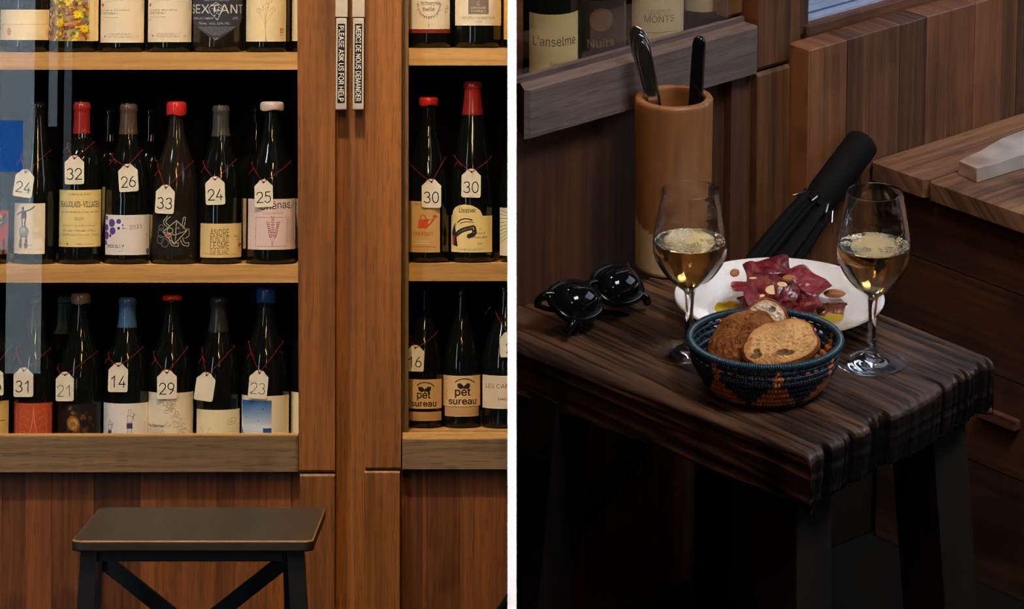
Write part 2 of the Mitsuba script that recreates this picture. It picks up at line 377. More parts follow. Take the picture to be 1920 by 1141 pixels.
class Print:
    """Flat lettering and drawing in label coordinates (metres from the label's centre), one colour per piece."""
    def __init__(s): s.m, s.c = [], []

    def add(s, m, c):
        s.m.append(m); s.c.append(solid(m, S(*c))); return s

    def poly(s, p, c):
        for g in getattr(p, 'geoms', [p]):
            if g.is_empty or g.geom_type != 'Polygon' or g.area < 1e-9: continue
            v, f = trimesh.creation.triangulate_polygon(g, engine='earcut')
            m = trimesh.Trimesh(np.c_[v, np.zeros(len(v))], f, process=False)
            if np.ptp(v[:, 0]) > 0.006:
                vv, ff = trimesh.remesh.subdivide_to_size(m.vertices, m.faces, 0.005); m = trimesh.Trimesh(vv, ff, process=False)
            s.add(m, c)
        return s

    def line(s, pts, w, c):
        return s.poly(sg.LineString(pts).buffer(w / 2, quad_segs=3), c)

    def ell(s, x, y, a, b, c, w=None, rot=0):
        p = sa.rotate(sa.scale(sg.Point(0, 0).buffer(1, quad_segs=6), a, b), rot)
        if w: p = p.difference(sa.scale(p, 1 - w / a, 1 - w / b))
        return s.poly(sa.translate(p, x, y), c)

    def text(s, t, x, y, h, c, bold=False, width=None, rot=0, align=0.5):
        m = flat_text(t, h, bold); w = (m.bounds[1] - m.bounds[0])[0]; m.vertices[:, 0] -= m.bounds[0][0]
        if width: m.apply_scale([width / w, 1, 1]); w = width
        m.vertices[:, 0] -= w * align
        if rot: m.apply_transform(rotm([0, 0, 1], rot))
        m.apply_translation([x, y, 0]); return s.add(m, c)

    def scribble(s, x, y, w, n, c, lw=0.0006, gap=0.0028, seed=1, align=0):
        r = np.random.default_rng(seed)
        for k in range(n):
            ww = w * r.uniform(.55, 1); xx = x - ww / 2 if align == 0 else x
            t = 0
            while t < ww:
                q = min(r.uniform(.003, .008), ww - t)
                if q > .001: s.line([(xx + t, y - k * gap), (xx + t + q * .8, y - k * gap)], lw, c)
                t += q
        return s

    def wrapped(s, R, phi, z, order=1):
        if not s.m: return None, None
        out = []
        for k, m in enumerate(s.m):
            v = np.asarray(m.vertices); rr = R + 0.00038 * order + 0.00001 * k; a = phi + v[:, 0] / R
            out.append(trimesh.Trimesh(np.stack([rr * np.sin(a), -rr * np.cos(a), z + v[:, 1]], 1), m.faces, process=False))
        return cat(*out), np.vstack(s.c)


def rect(w, h): return sg.box(-w / 2, -h / 2, w / 2, h / 2)


def bottle(x, base, top, width, kind, label, group=None, lab=None, cap=None, phi=0.0, dY=0.0, glass='bottle_glass', shelf=None, M0=None, name='wine_bottle'):
    """x, base, top, width: pixels in the photograph; lab = dict(y0, y1, x0, x1 pixels, paper colour, shape, art(Print, w, h)); cap = (kind, colour, bottom pixel)."""
    Y = YB + dY
    p = onL(x, base, Y); R = width / 2 / F * np.linalg.norm(p - [0, 0, HL]) * 0.993
    z0 = zs[shelf] + .0006
    H = onL(x, top, Y)[2] - z0
    t = thing(name, label, 'wine bottle', 'wine bottles on the shelves of the glazed cabinet')
    M = ML @ trans(p[0], Y, z0)
    prof = PROFILES[kind] * [R, H]
    put('glass', lathe(prof, 64), glass, t, M=M, smooth=40)
    if lab:
        yl = Y - R
        za, zb = onL(x, lab['y1'], yl)[2] - z0, onL(x, lab['y0'], yl)[2] - z0
        px = F / np.linalg.norm(p - [0, 0, HL])
        h = zb - za; xc = ((lab['x0'] + lab['x1']) / 2 - x) / px
        s0, s1 = [math.asin(max(-.985, min(.985, (q - x) / px / R))) for q in (lab['x0'], lab['x1'])]
        w = (s1 - s0) * R; ph = (s0 + s1) / 2
        if 'w' in lab: w = lab['w'] * R
        if 'phi' in lab: ph = lab['phi']
        shape = lab.get('shape', rect)(w, h)
        base_p = Print().poly(shape, lab['paper'])
        m, c = base_p.wrapped(R, ph, (za + zb) / 2)
        pl = put('label', m, 'paint', t, M=M, smooth=True, color=c)
        if lab.get('art'):
            pr = Print(); lab['art'](pr, w, h); m, c = pr.wrapped(R, ph, (za + zb) / 2, 2)
            if m is not None: put('print', m, 'paint', pl, M=M, color=c, kind='stuff')
    if cap:
        ck, cc, cb = cap[:3]; zb = onL(x, cb, Y)[2] - z0; n = 32; tb = zb / H
        ts = np.linspace(tb, 0.992, 16); col = S(*cc)
        if ck == 'foil':
            pr = [(radius_at(kind, q) * R + .0007, q * H) for q in ts]
            pr = [(pr[0][0] - .0008, pr[0][1])] + pr + [(radius_at(kind, .99) * R * .9, H * .998), (0, H * 1.0005)]
            m = lathe(pr, n); put('capsule', m, 'gloss', t, M=M, smooth=True, color=solid(m, col))
        else:        # dipped wax, thicker and with a dripping lower edge
            bulge = cap[3] if len(cap) > 3 else 0.0018
            rc = max(radius_at(kind, tb), radius_at(kind, .96)) * R + bulge; hc = H * 1.01 - zb
            pr = curve([(rc - bulge - .002, zb), (rc * .95, zb + .0006), (rc, zb + hc * .3), (rc * .985, zb + hc * .65), (rc * .88, zb + hc * .92), (rc * .55, zb + hc), (0, zb + hc * 1.01)], 24).tolist()
            m = lathe(pr, n); v = m.vertices.copy(); a = np.arctan2(v[:, 1], v[:, 0])
            low = np.clip(1 - (v[:, 2] - zb) / .006, 0, 1); v[:, 2] += low * .0014 * np.sin(a * 3 + x) ; m.vertices = v
            put('wax_seal', m, 'gloss', t, M=M, smooth=True, color=solid(m, col))
    return dict(x=p[0], Y=Y, z0=z0, R=R, H=H, kind=kind, t=t)


# ---- price tags
def arc(cx, cy, rx, ry, a0, a1, n=14):
    a = np.radians(np.linspace(a0, a1, n)); return [(cx + rx * math.cos(q), cy + ry * math.sin(q)) for q in a]


DIGITS = {
    '0': [arc(.3, .5, .29, .5, 0, 360, 26)], '1': [[(.1, .74), (.36, 1), (.36, 0)]],
    '2': [arc(.3, .71, .28, .29, 165, -35) + [(.02, 0), (.6, 0)]],
    '3': [arc(.28, .76, .25, .24, 150, -80) + arc(.28, .27, .3, .27, 80, -150)],
    '4': [[(.4, 1), (.02, .27), (.62, .27)], [(.46, .5), (.46, 0)]],
    '5': [[(.54, 1), (.12, 1), (.08, .58)] + arc(.27, .32, .31, .33, 125, -145)],
    '6': [arc(.3, .3, .28, .3, 0, 360, 22), [(.04, .4), (.14, .72), (.4, 1)]],
    '9': [arc(.3, .7, .28, .3, 0, 360, 22), [(.56, .6), (.46, .28), (.2, 0)]],
}


def price_tag(b, cx, cy, text, label, tiltdeg=0, w=36, h=53, hold=None, string=((-22, -62), (24, -66)), faint=False, knot=True):
    """Hangs in front of bottle b: centre of its card in pixels; the string runs up to both sides of the neck."""
    zc = onL(cx, cy, b['Y'])[2]
    rz = radius_at(b['kind'], np.clip((zc - b['z0'] - .01) / b['H'], .1, .9)) * b['R']
    rlow = radius_at(b['kind'], np.clip((zc - b['z0'] - .026) / b['H'], .1, .9)) * b['R']
    Y = b['Y'] - max(rz, rlow) - 0.0035
    p = onL(cx, cy, Y); s = np.linalg.norm(p - [0, 0, HL]) / F
    W, H = w * s, h * s
    body = sg.box(-W / 2, -H / 2, W / 2, H * .3).buffer(-W * .1).buffer(W * .1)
    neck = sg.Polygon([(-W * .5, H * .25), (W * .5, H * .25), (W * .30, H * .385), (W * .24, H * .41), (-W * .24, H * .41), (-W * .30, H * .385)])
    tab = sa.translate(sa.scale(sg.Point(0, 0).buffer(1, quad_segs=8), W * .29, H * .13), 0, H * .37)
    shape = shapely.union_all([body, neck, tab]).buffer(0.0006).buffer(-0.0006)
    hy = H * .39; shape = shape.simplify(.00035).difference(sg.Point(0, hy).buffer(W * .055, quad_segs=3))
    t = thing('price_tag', label, 'price tag', 'cream price tags tied to bottle necks')
    card = trimesh.creation.extrude_polygon(shape, 0.0012, engine='earcut')
    R_ = np.eye(4); R_[:3, :3] = np.array([[1, 0, 0], [0, 0, -1], [0, 1, 0]])   # card x -> x, y -> z, thickness to the front
    a = math.radians(tiltdeg); Q = np.eye(4); Q[:3, :3] = [[math.cos(a), 0, -math.sin(a)], [0, 1, 0], [math.sin(a), 0, math.cos(a)]]
    M = ML @ trans(p[0], Y + 0.0008, p[2]) @ Q @ R_
    put('card', card, 'paint', t, M=M, color=solid(card, S(240, 232, 212)))
    if text:
        pr = Print(); dh = H * .37; n = len(text); x = -(n * .62 + (n - 1) * .16) * dh / 2
        for ch in text:
            for k in DIGITS.get(ch, []):
                pr.line([(x + q[0] * dh, -H * .33 + q[1] * dh) for q in k], dh * (.075 if faint else .1), (96, 104, 98) if faint else (28, 52, 44))
            x += .78 * dh
        m = cat(*pr.m); m.apply_translation([0, 0, 0.00135]); put('numeral', m, 'paint', t, M=M, color=np.vstack(pr.c))
    # string
    hole = (M @ np.array([0, hy, 0.0016, 1]))[:3]; hl = np.linalg.inv(ML) @ np.append(hole, 1)
    ends = []; pts = []
    for (dx, dy) in string:
        q = onL(cx + dx, cy + dy, b['Y'])
        r = radius_at(b['kind'], np.clip((q[2] - b['z0']) / b['H'], .1, .98)) * b['R'] + .0012
        ends.append((q, r, np.clip((q[0] - b['x']) / r, -1, 1)))
    lines = []
    for i, (q, r, sn) in enumerate(ends):
        side = -1 if i == 0 else 1
        e = np.array([b['x'] + side * max(r, abs(q[0] - b['x'])), b['Y'] - .002, q[2]])
        mid = (hl[:3] + e) / 2 + np.array([-side * .002, -.004, -.004]); mid[1] = min(mid[1], hl[1] - .001)
        lines.append(curve([hl[:3] + [0, -.0012, 0], mid, e], 10))
    back = []
    for k in range(1, 8):
        a = math.pi * k / 8; f = k / 8; e0, e1 = lines[0][-1], lines[1][-1]
        ctr = (e0 + e1) / 2; rr = (e1[0] - e0[0]) / 2
        back.append([ctr[0] - rr * math.cos(a), b['Y'] + rr * math.sin(a), e0[2] * (1 - f) + e1[2] * f + .002 * math.sin(a)])
    path = np.vstack([lines[0], back, lines[1][::-1]])
    for q in path:
        rr = radius_at(b['kind'], np.clip((q[2] - b['z0']) / b['H'], .02, .98)) * b['R'] + .0022; d = np.hypot(q[0] - b['x'], q[1] - b['Y'])
        if d < rr: q[0] = b['x'] + (q[0] - b['x']) * rr / d; q[1] = b['Y'] + (q[1] - b['Y']) * rr / d
    ms = [tube(path, 0.00055, 5)]
    if knot:
        k0 = path[6] + [0, -.0008, 0]; ms += [tube([k0, k0 + [-.004, -.002, -.004], k0 + [-.008, -.002, -.011]], 0.0005, 5), tube([k0, k0 + [.003, -.002, -.005], k0 + [.006, -.001, -.008]], 0.0005, 5)]
    m = cat(*ms); put('string', m, 'paint', t, color=solid(m, S(150, 32, 34)))
    return t


INK, GREY, RED, GOLD = (40, 36, 34), (110, 102, 96), (190, 50, 40), (150, 110, 50)
CREAM, IVORY, WHITE = (246, 226, 180), (240, 226, 200), (236, 230, 226)
zs_row = dict(A1='a1', A2='a2', A3='a3', B1='b1', B2='b2', B3='b3')


# label prints
def art_line(P, w, h):
    P.line([(-w / 2, h * .02), (w / 2, h * .02)], .0005, (170, 150, 110)); P.ell(-w * .2, -h * .22, .005, .007, (226, 150, 90)); P.ell(-w * .19, -h * .2, .003, .004, (240, 190, 140))


def art_flowers(P, w, h):
    r = np.random.default_rng(3); b = rect(w, h); d = b.intersection(sa.translate(b, -w * .2, 0))
    P.poly(d, (176, 150, 96))
    cols = [(236, 200, 40), (222, 150, 40), (200, 90, 50), (120, 110, 130), (240, 220, 90), (150, 130, 60), (110, 60, 50), (190, 175, 150), (90, 120, 60)]
    for k in range(460):
        x, y = r.uniform(-w / 2, w * .3), r.uniform(-h / 2, h / 2); up = (y + h / 2) / h
        c = cols[[0, 0, 1, 2, 5, 6, 1, 4, 8, 3][r.integers(0, 10)]] if up < .42 else cols[[0, 4, 7, 3, 7, 4][r.integers(0, 6)]]
        P.poly(sa.translate(sa.rotate(sa.scale(sg.Point(0, 0).buffer(1, quad_segs=2), r.uniform(.002, .006), r.uniform(.0015, .004)), r.uniform(0, 180)), x, y).intersection(d), c)
    for x, y in ((.12, -.20), (-.16, -.30), (.22, -.36), (-.02, -.05)):
        for k in range(9):
            a = k * .7; P.poly(sa.translate(sa.rotate(sa.scale(sg.Point(0, 0).buffer(1, quad_segs=2), .005, .0018), math.degrees(a)), x * w + .004 * math.cos(a), y * h + .004 * math.sin(a)).intersection(d), (248, 214, 30))
        P.ell(x * w, y * h, .0016, .0016, (190, 120, 30))
    P.poly(b.difference(d), (238, 216, 160)); P.line([(w * .4, -h * .35), (w * .4, h * .2)], .0008, (170, 150, 110))


def art_santenay(P, w, h):
    P.poly(sa.translate(sg.Polygon([(-.003, .003), (.003, .003), (.003, -.001), (0, -.0035), (-.003, -.001)]), -w * .38, -h * .033), (190, 40, 40))
    P.line([(-w * .26, h * .015), (w * .02, h * .03), (w * .2, h * .06)], .0004, GREY)
    P.text('Domaine Bouverier', -w * .4, -h * .105, .0032, GREY, width=w * .56, align=0); P.text('SANTENAY', -w * .4, -h * .15, .0046, (90, 84, 78), width=w * .36, align=0)
    P.scribble(-w * .4, -h * .185, w * .55, 1, GREY, align=1, seed=2); P.text('2021', -w * .4, -h * .225, .0028, GREY, align=0)
    P.scribble(0, -h * .39, w * .42, 4, GREY, .0005, .0024, 4); P.ell(-w * .3, -h * .42, .0012, .0022, INK); P.text('75 cl', -w * .22, -h * .43, .0026, GREY); P.text('13%', w * .3, -h * .43, .0026, GREY); P.line([(w * .44, -h * .1), (w * .44, h * .1)], .0007, GREY)


def sextant_shape(w, h): return sg.Polygon([(-w / 2, h / 2), (w / 2, h / 2), (w / 2, -h * .18), (w * .36, -h * .27), (0, -h / 2), (-w * .36, -h * .27), (-w / 2, -h * .18)])


def art_sextant(P, w, h):
    L = (214, 214, 212)
    P.text('VIN DE FRANCE', 0, h * .072, .0036, L, width=w * .38)
    P.text('SEXTANT', 0, -h * .106, .0165, L, width=w * .95)
    r = np.random.default_rng(5)
    for k in range(26):
        a = r.uniform(0, 6.28); q = r.uniform(0, .010); P.ell(q * math.cos(a), -h * .06 + q * math.sin(a) * 1.2, r.uniform(.0008, .002), r.uniform(.0008, .0016), L if k % 3 else (20, 20, 26), rot=k * 30)
    P.line([(-.014, -h * .03), (0, h * .05), (.014, -h * .02), (.003, -h * .2), (-.010, -h * .1), (-.014, -h * .03)], .0009, L)
    P.text('JULIEN ALTABER', -w * .24, -h * .19, .0034, L, width=w * .4); P.text('2023', w * .3, -h * .19, .0042, L)
    P.text('750 mL   ALC. 13% VOL.', -w * .03, -h * .265, .0042, L, width=w * .48)
    for k in range(9):
        y = -h * .30 - k * .0019; P.line([(-w * .3 * (1 - k / 10), y), (w * .3 * (1 - k / 10), y)], .0005, (150, 150, 155))
    P.line([(-.004, -h * .455), (0, -h * .478), (.004, -h * .455)], .0008, L)


def art_stems(P, w, h):
    G = (168, 150, 120)
    for dx, top, side in ((-.010, .02, -1), (0, -.09, 1), (.006, -.03, 1), (-.012, -.15, -1), (.013, -.14, 1)):
        P.line(curve([(.001 + dx * .1, -h * .5), (0, -h * .34), (dx, h * top)], 10).tolist(), .0005, G)
        P.ell(dx, h * top + .004, .006, .0045, G, .0005, rot=30 * side); P.ell(dx + .002 * side, h * top + .005, .003, .0036, G, .0005)
    for x in (-1, 1):
        for y in (0, 1): P.ell(w * .34 + x * .0026, -h * .385 + y * .0052, .0022, .0022, (214, 90, 50))
    P.text('CUVEE', w * .34, -h * .43, .0026, (214, 90, 50), True); P.text('S.23', w * .34, -h * .465, .0026, (214, 90, 50), True)


def art_patch(P, w, h):
    b = rect(w, h); P.poly(b.intersection(sa.translate(sa.rotate(rect(w, h * .2), 35), 0, 0)), (60, 110, 100)); P.poly(b.intersection(sg.Point(w * .2, h * .3).buffer(.011)), (226, 150, 50)); P.poly(b.intersection(sg.Point(w * .2, h * .3).buffer(.006)), (196, 60, 40))
    for k in range(6): P.poly(b.intersection(sg.box(w * (.0 + .08 * k), -h * .5, w * (.05 + .08 * k), -h * .3 + .012 * (k % 3))), (90, 140, 130) if k % 2 else (60, 60, 70)); P.line([(w * .1, h * .1), (w * .4, h * .4)], .003, (50, 60, 60))


def art_juggler(P, w, h):
    G = (96, 94, 96)
    P.ell(-w * .05, h * .395, .0028, .0034, G); P.poly(sg.Polygon([(-.007, h * .35), (.003, h * .36), (.004, h * .2), (-.008, h * .2)]), G)
    for pts in ([(-.004, h * .34), (-.013, h * .30), (-.019, h * .27)], [(.001, h * .34), (.010, h * .37), (.017, h * .42)], [(-.006, h * .2), (-.005, h * .08), (-.006, h * .02)], [(.002, h * .2), (.0, h * .1), (.002, h * .02)]): P.line(pts, .0028, G)
    P.ell(-.002, -h * .06, .0105, h * .12, (150, 150, 150)); P.ell(-.004, -h * .04, .006, h * .07, (196, 196, 192))
    for x in (-.008, .004): P.line([(x, -h * .15), (x - .001, -h * .31)], .004, G); P.ell(x - .001, -h * .33, .004, .006, (120, 120, 122)); P.ell(x, -h * .24, .003, .005, (170, 170, 168))
    P.line([(.006, -h * .32), (.016, -h * .33)], .0006, GREY); P.line([(-w * .45, -h * .42), (w * .42, -h * .41)], .0005, (180, 160, 130)); P.ell(.018, h * .44, .0016, .001, G)


def art_beaujolais(P, w, h):
    B = (112, 84, 60)
    P.text('Le Bourg du Soleil', 0, h * .41, .0042, B, width=w * .42); P.text('BEAUJOLAIS-VILLAGES', 0, h * .20, .0105, B, True, width=w * .82)
    P.text('Appellation Beaujolais Villages Contrôlée', 0, h * .10, .0034, B, width=w * .76); P.text('2019', 0, -h * .03, .0055, B, width=w * .16)
    P.text('MIS EN BOUTEILLE À LA PROPRIÉTÉ', 0, -h * .14, .003, B, width=w * .68); P.text('par Jean-Claude LAPALU', 0, -h * .23, .0044, B, width=w * .66); P.text('à Saint Étienne la Varenne - France', 0, -h * .30, .0036, B, width=w * .78)
    P.text('13% vol', -w * .36, -h * .46, .0034, B); P.text('PRODUIT DE FRANCE', w * .12, -h * .46, .0026, B, width=w * .34); P.text('75cl', w * .4, -h * .46, .003, B); P.ell(-w * .22, -h * .445, .0018, .0018, INK)
    P.poly(rect(w, h).difference(rect(w - .002, h - .002)), (214, 190, 120))


def art_brouilly(P, w, h):
    V = (92, 72, 170); r = np.random.default_rng(11)
    for x, y, q in ((-.44, .42, .005), (-.3, .3, .008), (-.44, .18, .007), (-.16, .34, .005), (-.28, .1, .0075), (-.44, -.02, .0085), (-.33, -.02, .003), (-.16, .17, .003), (-.09, .25, .0018), (-.08, .17, .0014), (-.46, -.2, .005), (.42, -.42, .006)):
        P.poly(sa.translate(sg.Point(0, 0).buffer(q * .93, quad_segs=4), w * x, h * y).intersection(rect(w, h)), V if q > .004 else (70, 50, 120))
    P.text('2021', w * .1, h * .15, .0075, (90, 84, 96), rot=6, align=.3); P.text('BROUILLY', -w * .42, -h * .32, .0058, (84, 80, 84), True, width=w * .36, align=0)
    P.scribble(-w * .12, -h * .4, w * .12, 1, GREY); P.ell(w * .37, 0, .0008, .0022, INK); P.line([(-w * .08, h * .17), (-w * .02, h * .15)], .0008, V)


def art_lines33(P, w, h):
    L = (196, 190, 168); K = .0014
    P.line([(-.020, h * .03), (.006, h * .29), (.026, h * .06), (.002, -h * .25), (-.020, h * .03)], K, L); P.line([(.006, h * .29), (.004, -h * .22)], .001, L); P.line([(-.020, h * .03), (.004, -h * .04), (.026, h * .06)], .001, L)
    P.line(curve([(-.012, h * .15), (-.019, h * .26), (-.013, h * .36), (-.010, h * .41)], 12).tolist(), .0012, L); P.line(curve([(-.008, h * .18), (-.014, h * .26), (-.008, h * .36), (-.005, h * .38)], 12).tolist(), .0012, L)
    P.line(curve([(.016, h * .18), (.018, h * .28), (.019, h * .36), (.023, h * .36), (.022, h * .24), (.019, h * .14)], 14).tolist(), .0012, L)
    for s, dx in ((1, .018), (1, -.003)): P.line(curve([(dx, -h * .1), (dx + .006, -h * .23), (dx + .013, -h * .22), (dx + .012, -h * .3), (dx + .002, -h * .28), (dx - .004, -h * .16)], 16).tolist(), .0012, L)
    for cx, cy, q in ((-.023, 0, .009), (-.026, -.012, .008), (-.016, -.018, .008), (-.024, .010, .006)): P.ell(cx, cy, q, q, (120, 124, 128), .0012)
    P.ell(-.006, h * .06, .006, .0055, L, .0012); P.ell(-.009, -h * .06, .005, .003, (190, 60, 48)); P.ell(-.009, -h * .06, .006, .004, L, .001)
    r = np.random.default_rng(2)
    for k in range(16):
        x, y = r.uniform(-.002, .019), r.uniform(-.004, .017)
        if abs(x - .004) + abs(y - .004) < .019: P.line([(x, y), (x + r.uniform(-.004, .004), y + r.uniform(-.003, .003))], .0008, L)
    P.line(curve([(.022, h * .04), (.030, h * .1), (.031, -h * .04), (.022, -h * .12)], 12).tolist(), .0012, L)


def art_handwritten(P, w, h):
    B = (120, 96, 66)
    for k, (s, y) in enumerate((('ANDRE', .14), ('BONOMI', -.06), ('LESME', -.24))): P.text(s, -w * .02, h * y, h * .2, B, width=w * .36, align=.6)
    P.text('DVF BLANC', -w * .02, -h * .40, h * .13, B, width=w * .36, align=.6); P.line([(-w * .4, -h * .36), (-w * .2, -h * .41), (w * .3, -h * .40)], .0007, (190, 120, 70)); P.text('album', w * .3, h * .1, .0036, B); P.text('2022', w * .33, h * .02, .003, B)
    for k in range(8): P.ell(w * .4 + .0032 * math.cos(k), -h * .14 + .0022 * math.sin(k * 1.3), .002, .0014, (190, 60, 54), rot=k * 40)
    P.line([(w * .4, -h * .2), (w * .34, -h * .26)], .0007, (190, 60, 54))


def art_chenas(P, w, h):
    V = (168, 84, 116); K = (40, 34, 44)
    P.text('Chénas', 0, h * .30, h * .15, K, width=w * .52, rot=4, align=.4); P.line(curve([(w * .22, h * .38), (w * .3, h * .31), (w * .4, h * .40)], 9).tolist(), .001, K)
    P.text('LE CLOS PAVILLON', 0, h * .205, .0026, GREY, width=w * .34)
    P.poly(sg.box(-w * .29, -h * .44, w * .25, h * .14).difference(sg.box(-w * .29 + .0007, -h * .44 + .0007, w * .25 - .0007, h * .14 - .0007)), V)
    for dx, top in ((-.009, .03), (0, .13), (.010, .03)):
        st = curve([(-.001, -h * .42), (dx * .5, -h * .22), (dx, h * top)], 12); P.line(st.tolist(), .0006, V)
        for q in st[4:]:
            for s in (-1, 1): P.ell(q[0] + s * .0018, q[1] + .0012, .0018, .0009, V, rot=s * 50)
    P.text('2023', w * .14, h * .05, .003, (200, 150, 170)); P.ell(w * .46, -h * .36, .001, .003, GREY)


def art_watering(P, w, h):
    O = (214, 88, 56)
    P.poly(sg.Polygon([(-.009, -.002), (.008, -.002), (.010, .013), (-.007, .013)]).buffer(.001), O); P.line(curve([(.009, .001), (.016, .008), (.022, .018)], 8).tolist(), .003, O); P.poly(sg.Polygon([(.018, .018), (.026, .016), (.028, .02), (.022, .023)]), O); P.line(curve([(-.006, .013), (0, .022), (.008, .013)], 9).tolist(), .0016, O); P.line([(.008, .012), (.020, .015)], .001, O)
    P.text('PARTOUT', 0, -h * .17, .0062, O, True, width=w * .62); P.scribble(0, -h * .28, w * .6, 2, (240, 224, 190), .0012, .004, 3); P.line([(-w * .36, -h * .39), (w * .36, -h * .39)], .003, (220, 140, 90)); P.text('ROUGE', -w * .1, h * .42, .004, GREY)


def hump_shape(w, h):
    return shapely.union_all([sg.box(-w / 2, -h / 2, w / 2, h * .26), sa.translate(sa.scale(sg.Point(0, 0).buffer(1, quad_segs=12), w * .34, h * .26), -w * .1, h * .235), sg.box(-w / 2, -h / 2, -w * .1, h * .25)]).simplify(.0002)


def art_lady(P, w, h):
    K = (44, 36, 38)
    P.text('Lissner', -w * .06, h * .33, .0085, (90, 96, 60), True, width=w * .34)
    P.line(curve([(-w * .26, h * .12), (-w * .1, h * .2), (w * .04, h * .17)], 10).tolist(), .0022, K); P.line(curve([(-w * .2, h * .1), (-w * .06, h * .14), (w * .06, h * .12)], 10).tolist(), .0014, K)
    P.poly(sg.LineString(curve([(-w * .3, -h * .14), (-w * .1, -h * .02), (w * .06, h * .02), (w * .08, -h * .08), (-w * .02, -h * .16)], 20)).buffer(.0042), K)
    r = np.random.default_rng(4)
    for q in curve([(-w * .25, -h * .1), (-w * .1, -h * .02), (w * .06, h * .02), (w * .07, -h * .08)], 12): P.ell(q[0], q[1], .0012, .0012, [(200, 120, 60), (190, 180, 120), (120, 140, 160)][r.integers(0, 3)])
    P.poly(sg.Polygon([(-w * .44, -h * .1), (-w * .34, h * .1), (-w * .3, -h * .12), (-w * .26, -h * .38), (-w * .38, -h * .36)]), K); P.poly(sg.Polygon([(-w * .42, -h * .16), (-w * .34, -h * .14), (-w * .36, -h * .36), (-w * .42, -h * .34)]), (190, 70, 70)); P.ell(-w * .32, h * .07, .0028, .0036, (196, 150, 120))
    P.text('Alsace', w * .2, -h * .12, .004, GREY); P.text('Pinot Noir', w * .2, -h * .21, .0046, K); P.text('2021', w * .2, -h * .34, .0034, K); P.ell(w * .2, -h * .02, .0022, .003, GREY, .0005); P.scribble(0, -h * .43, w * .7, 2, GREY, .0005, .0022, 6)


def art_stripes(P, w, h):
    for k in range(9): P.line(curve([(-w * .5 + .0004, h * (.45 - .09 * k)), (-w * .2, h * (.4 - .06 * k)), (w * .3, h * (.42 - .02 * k))], 9).tolist(), .0008, (90, 90, 84))


def art_script(P, w, h): P.text('Les Vahoues', 0, 0, .0085, (190, 186, 180), rot=90, align=.5)


def art_echappee(P, w, h):
    K = (60, 50, 44)
    P.text("L'échappée", 0, -h * .13, .0075, K, width=w * .44); P.text('belle', 0, -h * .21, .0075, K, width=w * .22)
    for k in range(24):
        a = math.pi * (1.0 + k / 23.0 * 1.0) if k < 24 else 0; x, y = .021 * math.cos(a), -h * .12 + .024 * math.sin(a)
        P.line([(x, y), (x * 1.12 + .002 * (k % 3 - 1), -h * .12 + (y + h * .12) * 1.14)], .0009, K); P.ell(x, y, .0012, .0008, K, rot=math.degrees(a))
    P.text('La Bu', -w * .45, -h * .2, .005, K, rot=70); P.line([(0, -h * .38), (0, -h * .42)], .001, K); P.ell(w * .36, -h * .2, .004, .004, K, .0006); P.ell(w * .4, -h * .16, .003, .003, K, .0006)
    P.poly(sg.box(-w / 2, -h / 2, w / 2, -h / 2 + .0075), (136, 44, 40))


def art_crozes(P, w, h):
    T = (136, 122, 110)
    P.poly(sg.box(-w * .17, -h * .31, w * .17, h * .5), T); P.text('C', 0, -h * .165, .007, IVORY); P.text('DOMAINE', 0, -h * .22, .0036, IVORY, width=w * .24); P.text('COMBIER', 0, -h * .275, .0036, IVORY, width=w * .24)
    P.text('CROZES HERMITAGE', 0, -h * .39, .0042, GREY, width=w * .6); P.text('2022', 0, -h * .45, .0034, GREY)


def art_yellow(P, w, h):
    P.line([(-w * .3, -h * .3), (-w * .3, h * .4)], .0012, (170, 120, 30)); P.ell(-w * .3, -h * .4, .004, .004, (120, 80, 30), .0008)


def art_pet(P, w, h):
    K = (44, 36, 30)
    P.text('pét', .002, -h * .14, h * .25, K, True, width=w * .3); P.text('sureau', .002, -h * .42, h * .2, K, True, width=w * .58); P.line(curve([(-w * .12, h * .3), (w * .04, h * .4), (w * .26, h * .27)], 10).tolist(), .002, (90, 70, 50))
    P.poly(sg.Polygon([(.004, h * .16), (-.002, h * .26), (-.008, h * .24), (-.007, h * .12), (-.001, h * .06), (.004, h * .12), (.009, h * .06), (.015, h * .12), (.016, h * .24), (.010, h * .26)]), K)
    r = np.random.default_rng(8)
    for k in range(14): P.ell(-w * r.uniform(.3, .46), h * r.uniform(-.4, .4), .002, .001, (186, 158, 110), rot=k * 40)


def art_capri(P, w, h): P.text('LES CAPRIADES', -w * .36, h * .12, .0075, (110, 96, 90), width=w * .8, align=0); P.text('Méthode', 0, -h * .25, .005, GREY)


def art_red(P, w, h):
    L = (226, 150, 110); P.poly(rect(w * .86, h * .95).difference(rect(w * .83, h * .93)), L); P.poly(rect(w * .84, h * .94), (196, 84, 54))
    P.line(curve([(0, h * .42), (-w * .03, h * .1), (-w * .3, -h * .45)], 12).tolist(), .0012, L); P.line(curve([(0, h * .42), (w * .03, h * .1), (w * .3, -h * .45)], 12).tolist(), .0012, L)
    for s in (-1, 1):
        for k in range(4): P.line(curve([(s * w * .1, h * (.3 - .15 * k)), (s * w * .25, h * (.38 - .15 * k)), (s * w * .32, h * (.2 - .15 * k))], 8).tolist(), .0006, L)


def art_peacock(P, w, h):
    r = np.random.default_rng(9)
    for k in range(60):
        x, y = r.normal(0, w * .17), r.normal(0, h * .22)
        if abs(x) < w * .42 and abs(y) < h * .45: P.ell(x, y, r.uniform(.003, .006), r.uniform(.002, .004), [(90, 60, 34), (70, 44, 28), (50, 36, 26), (110, 76, 40)][r.integers(0, 4)], rot=r.uniform(0, 180))
    P.ell(-w * .05, h * .10, .0115, .014, (150, 96, 44), rot=20); P.ell(-w * .05, h * .09, .008, .010, (212, 146, 52)); P.ell(-w * .05, h * .09, .0042, .0042, (40, 134, 120))


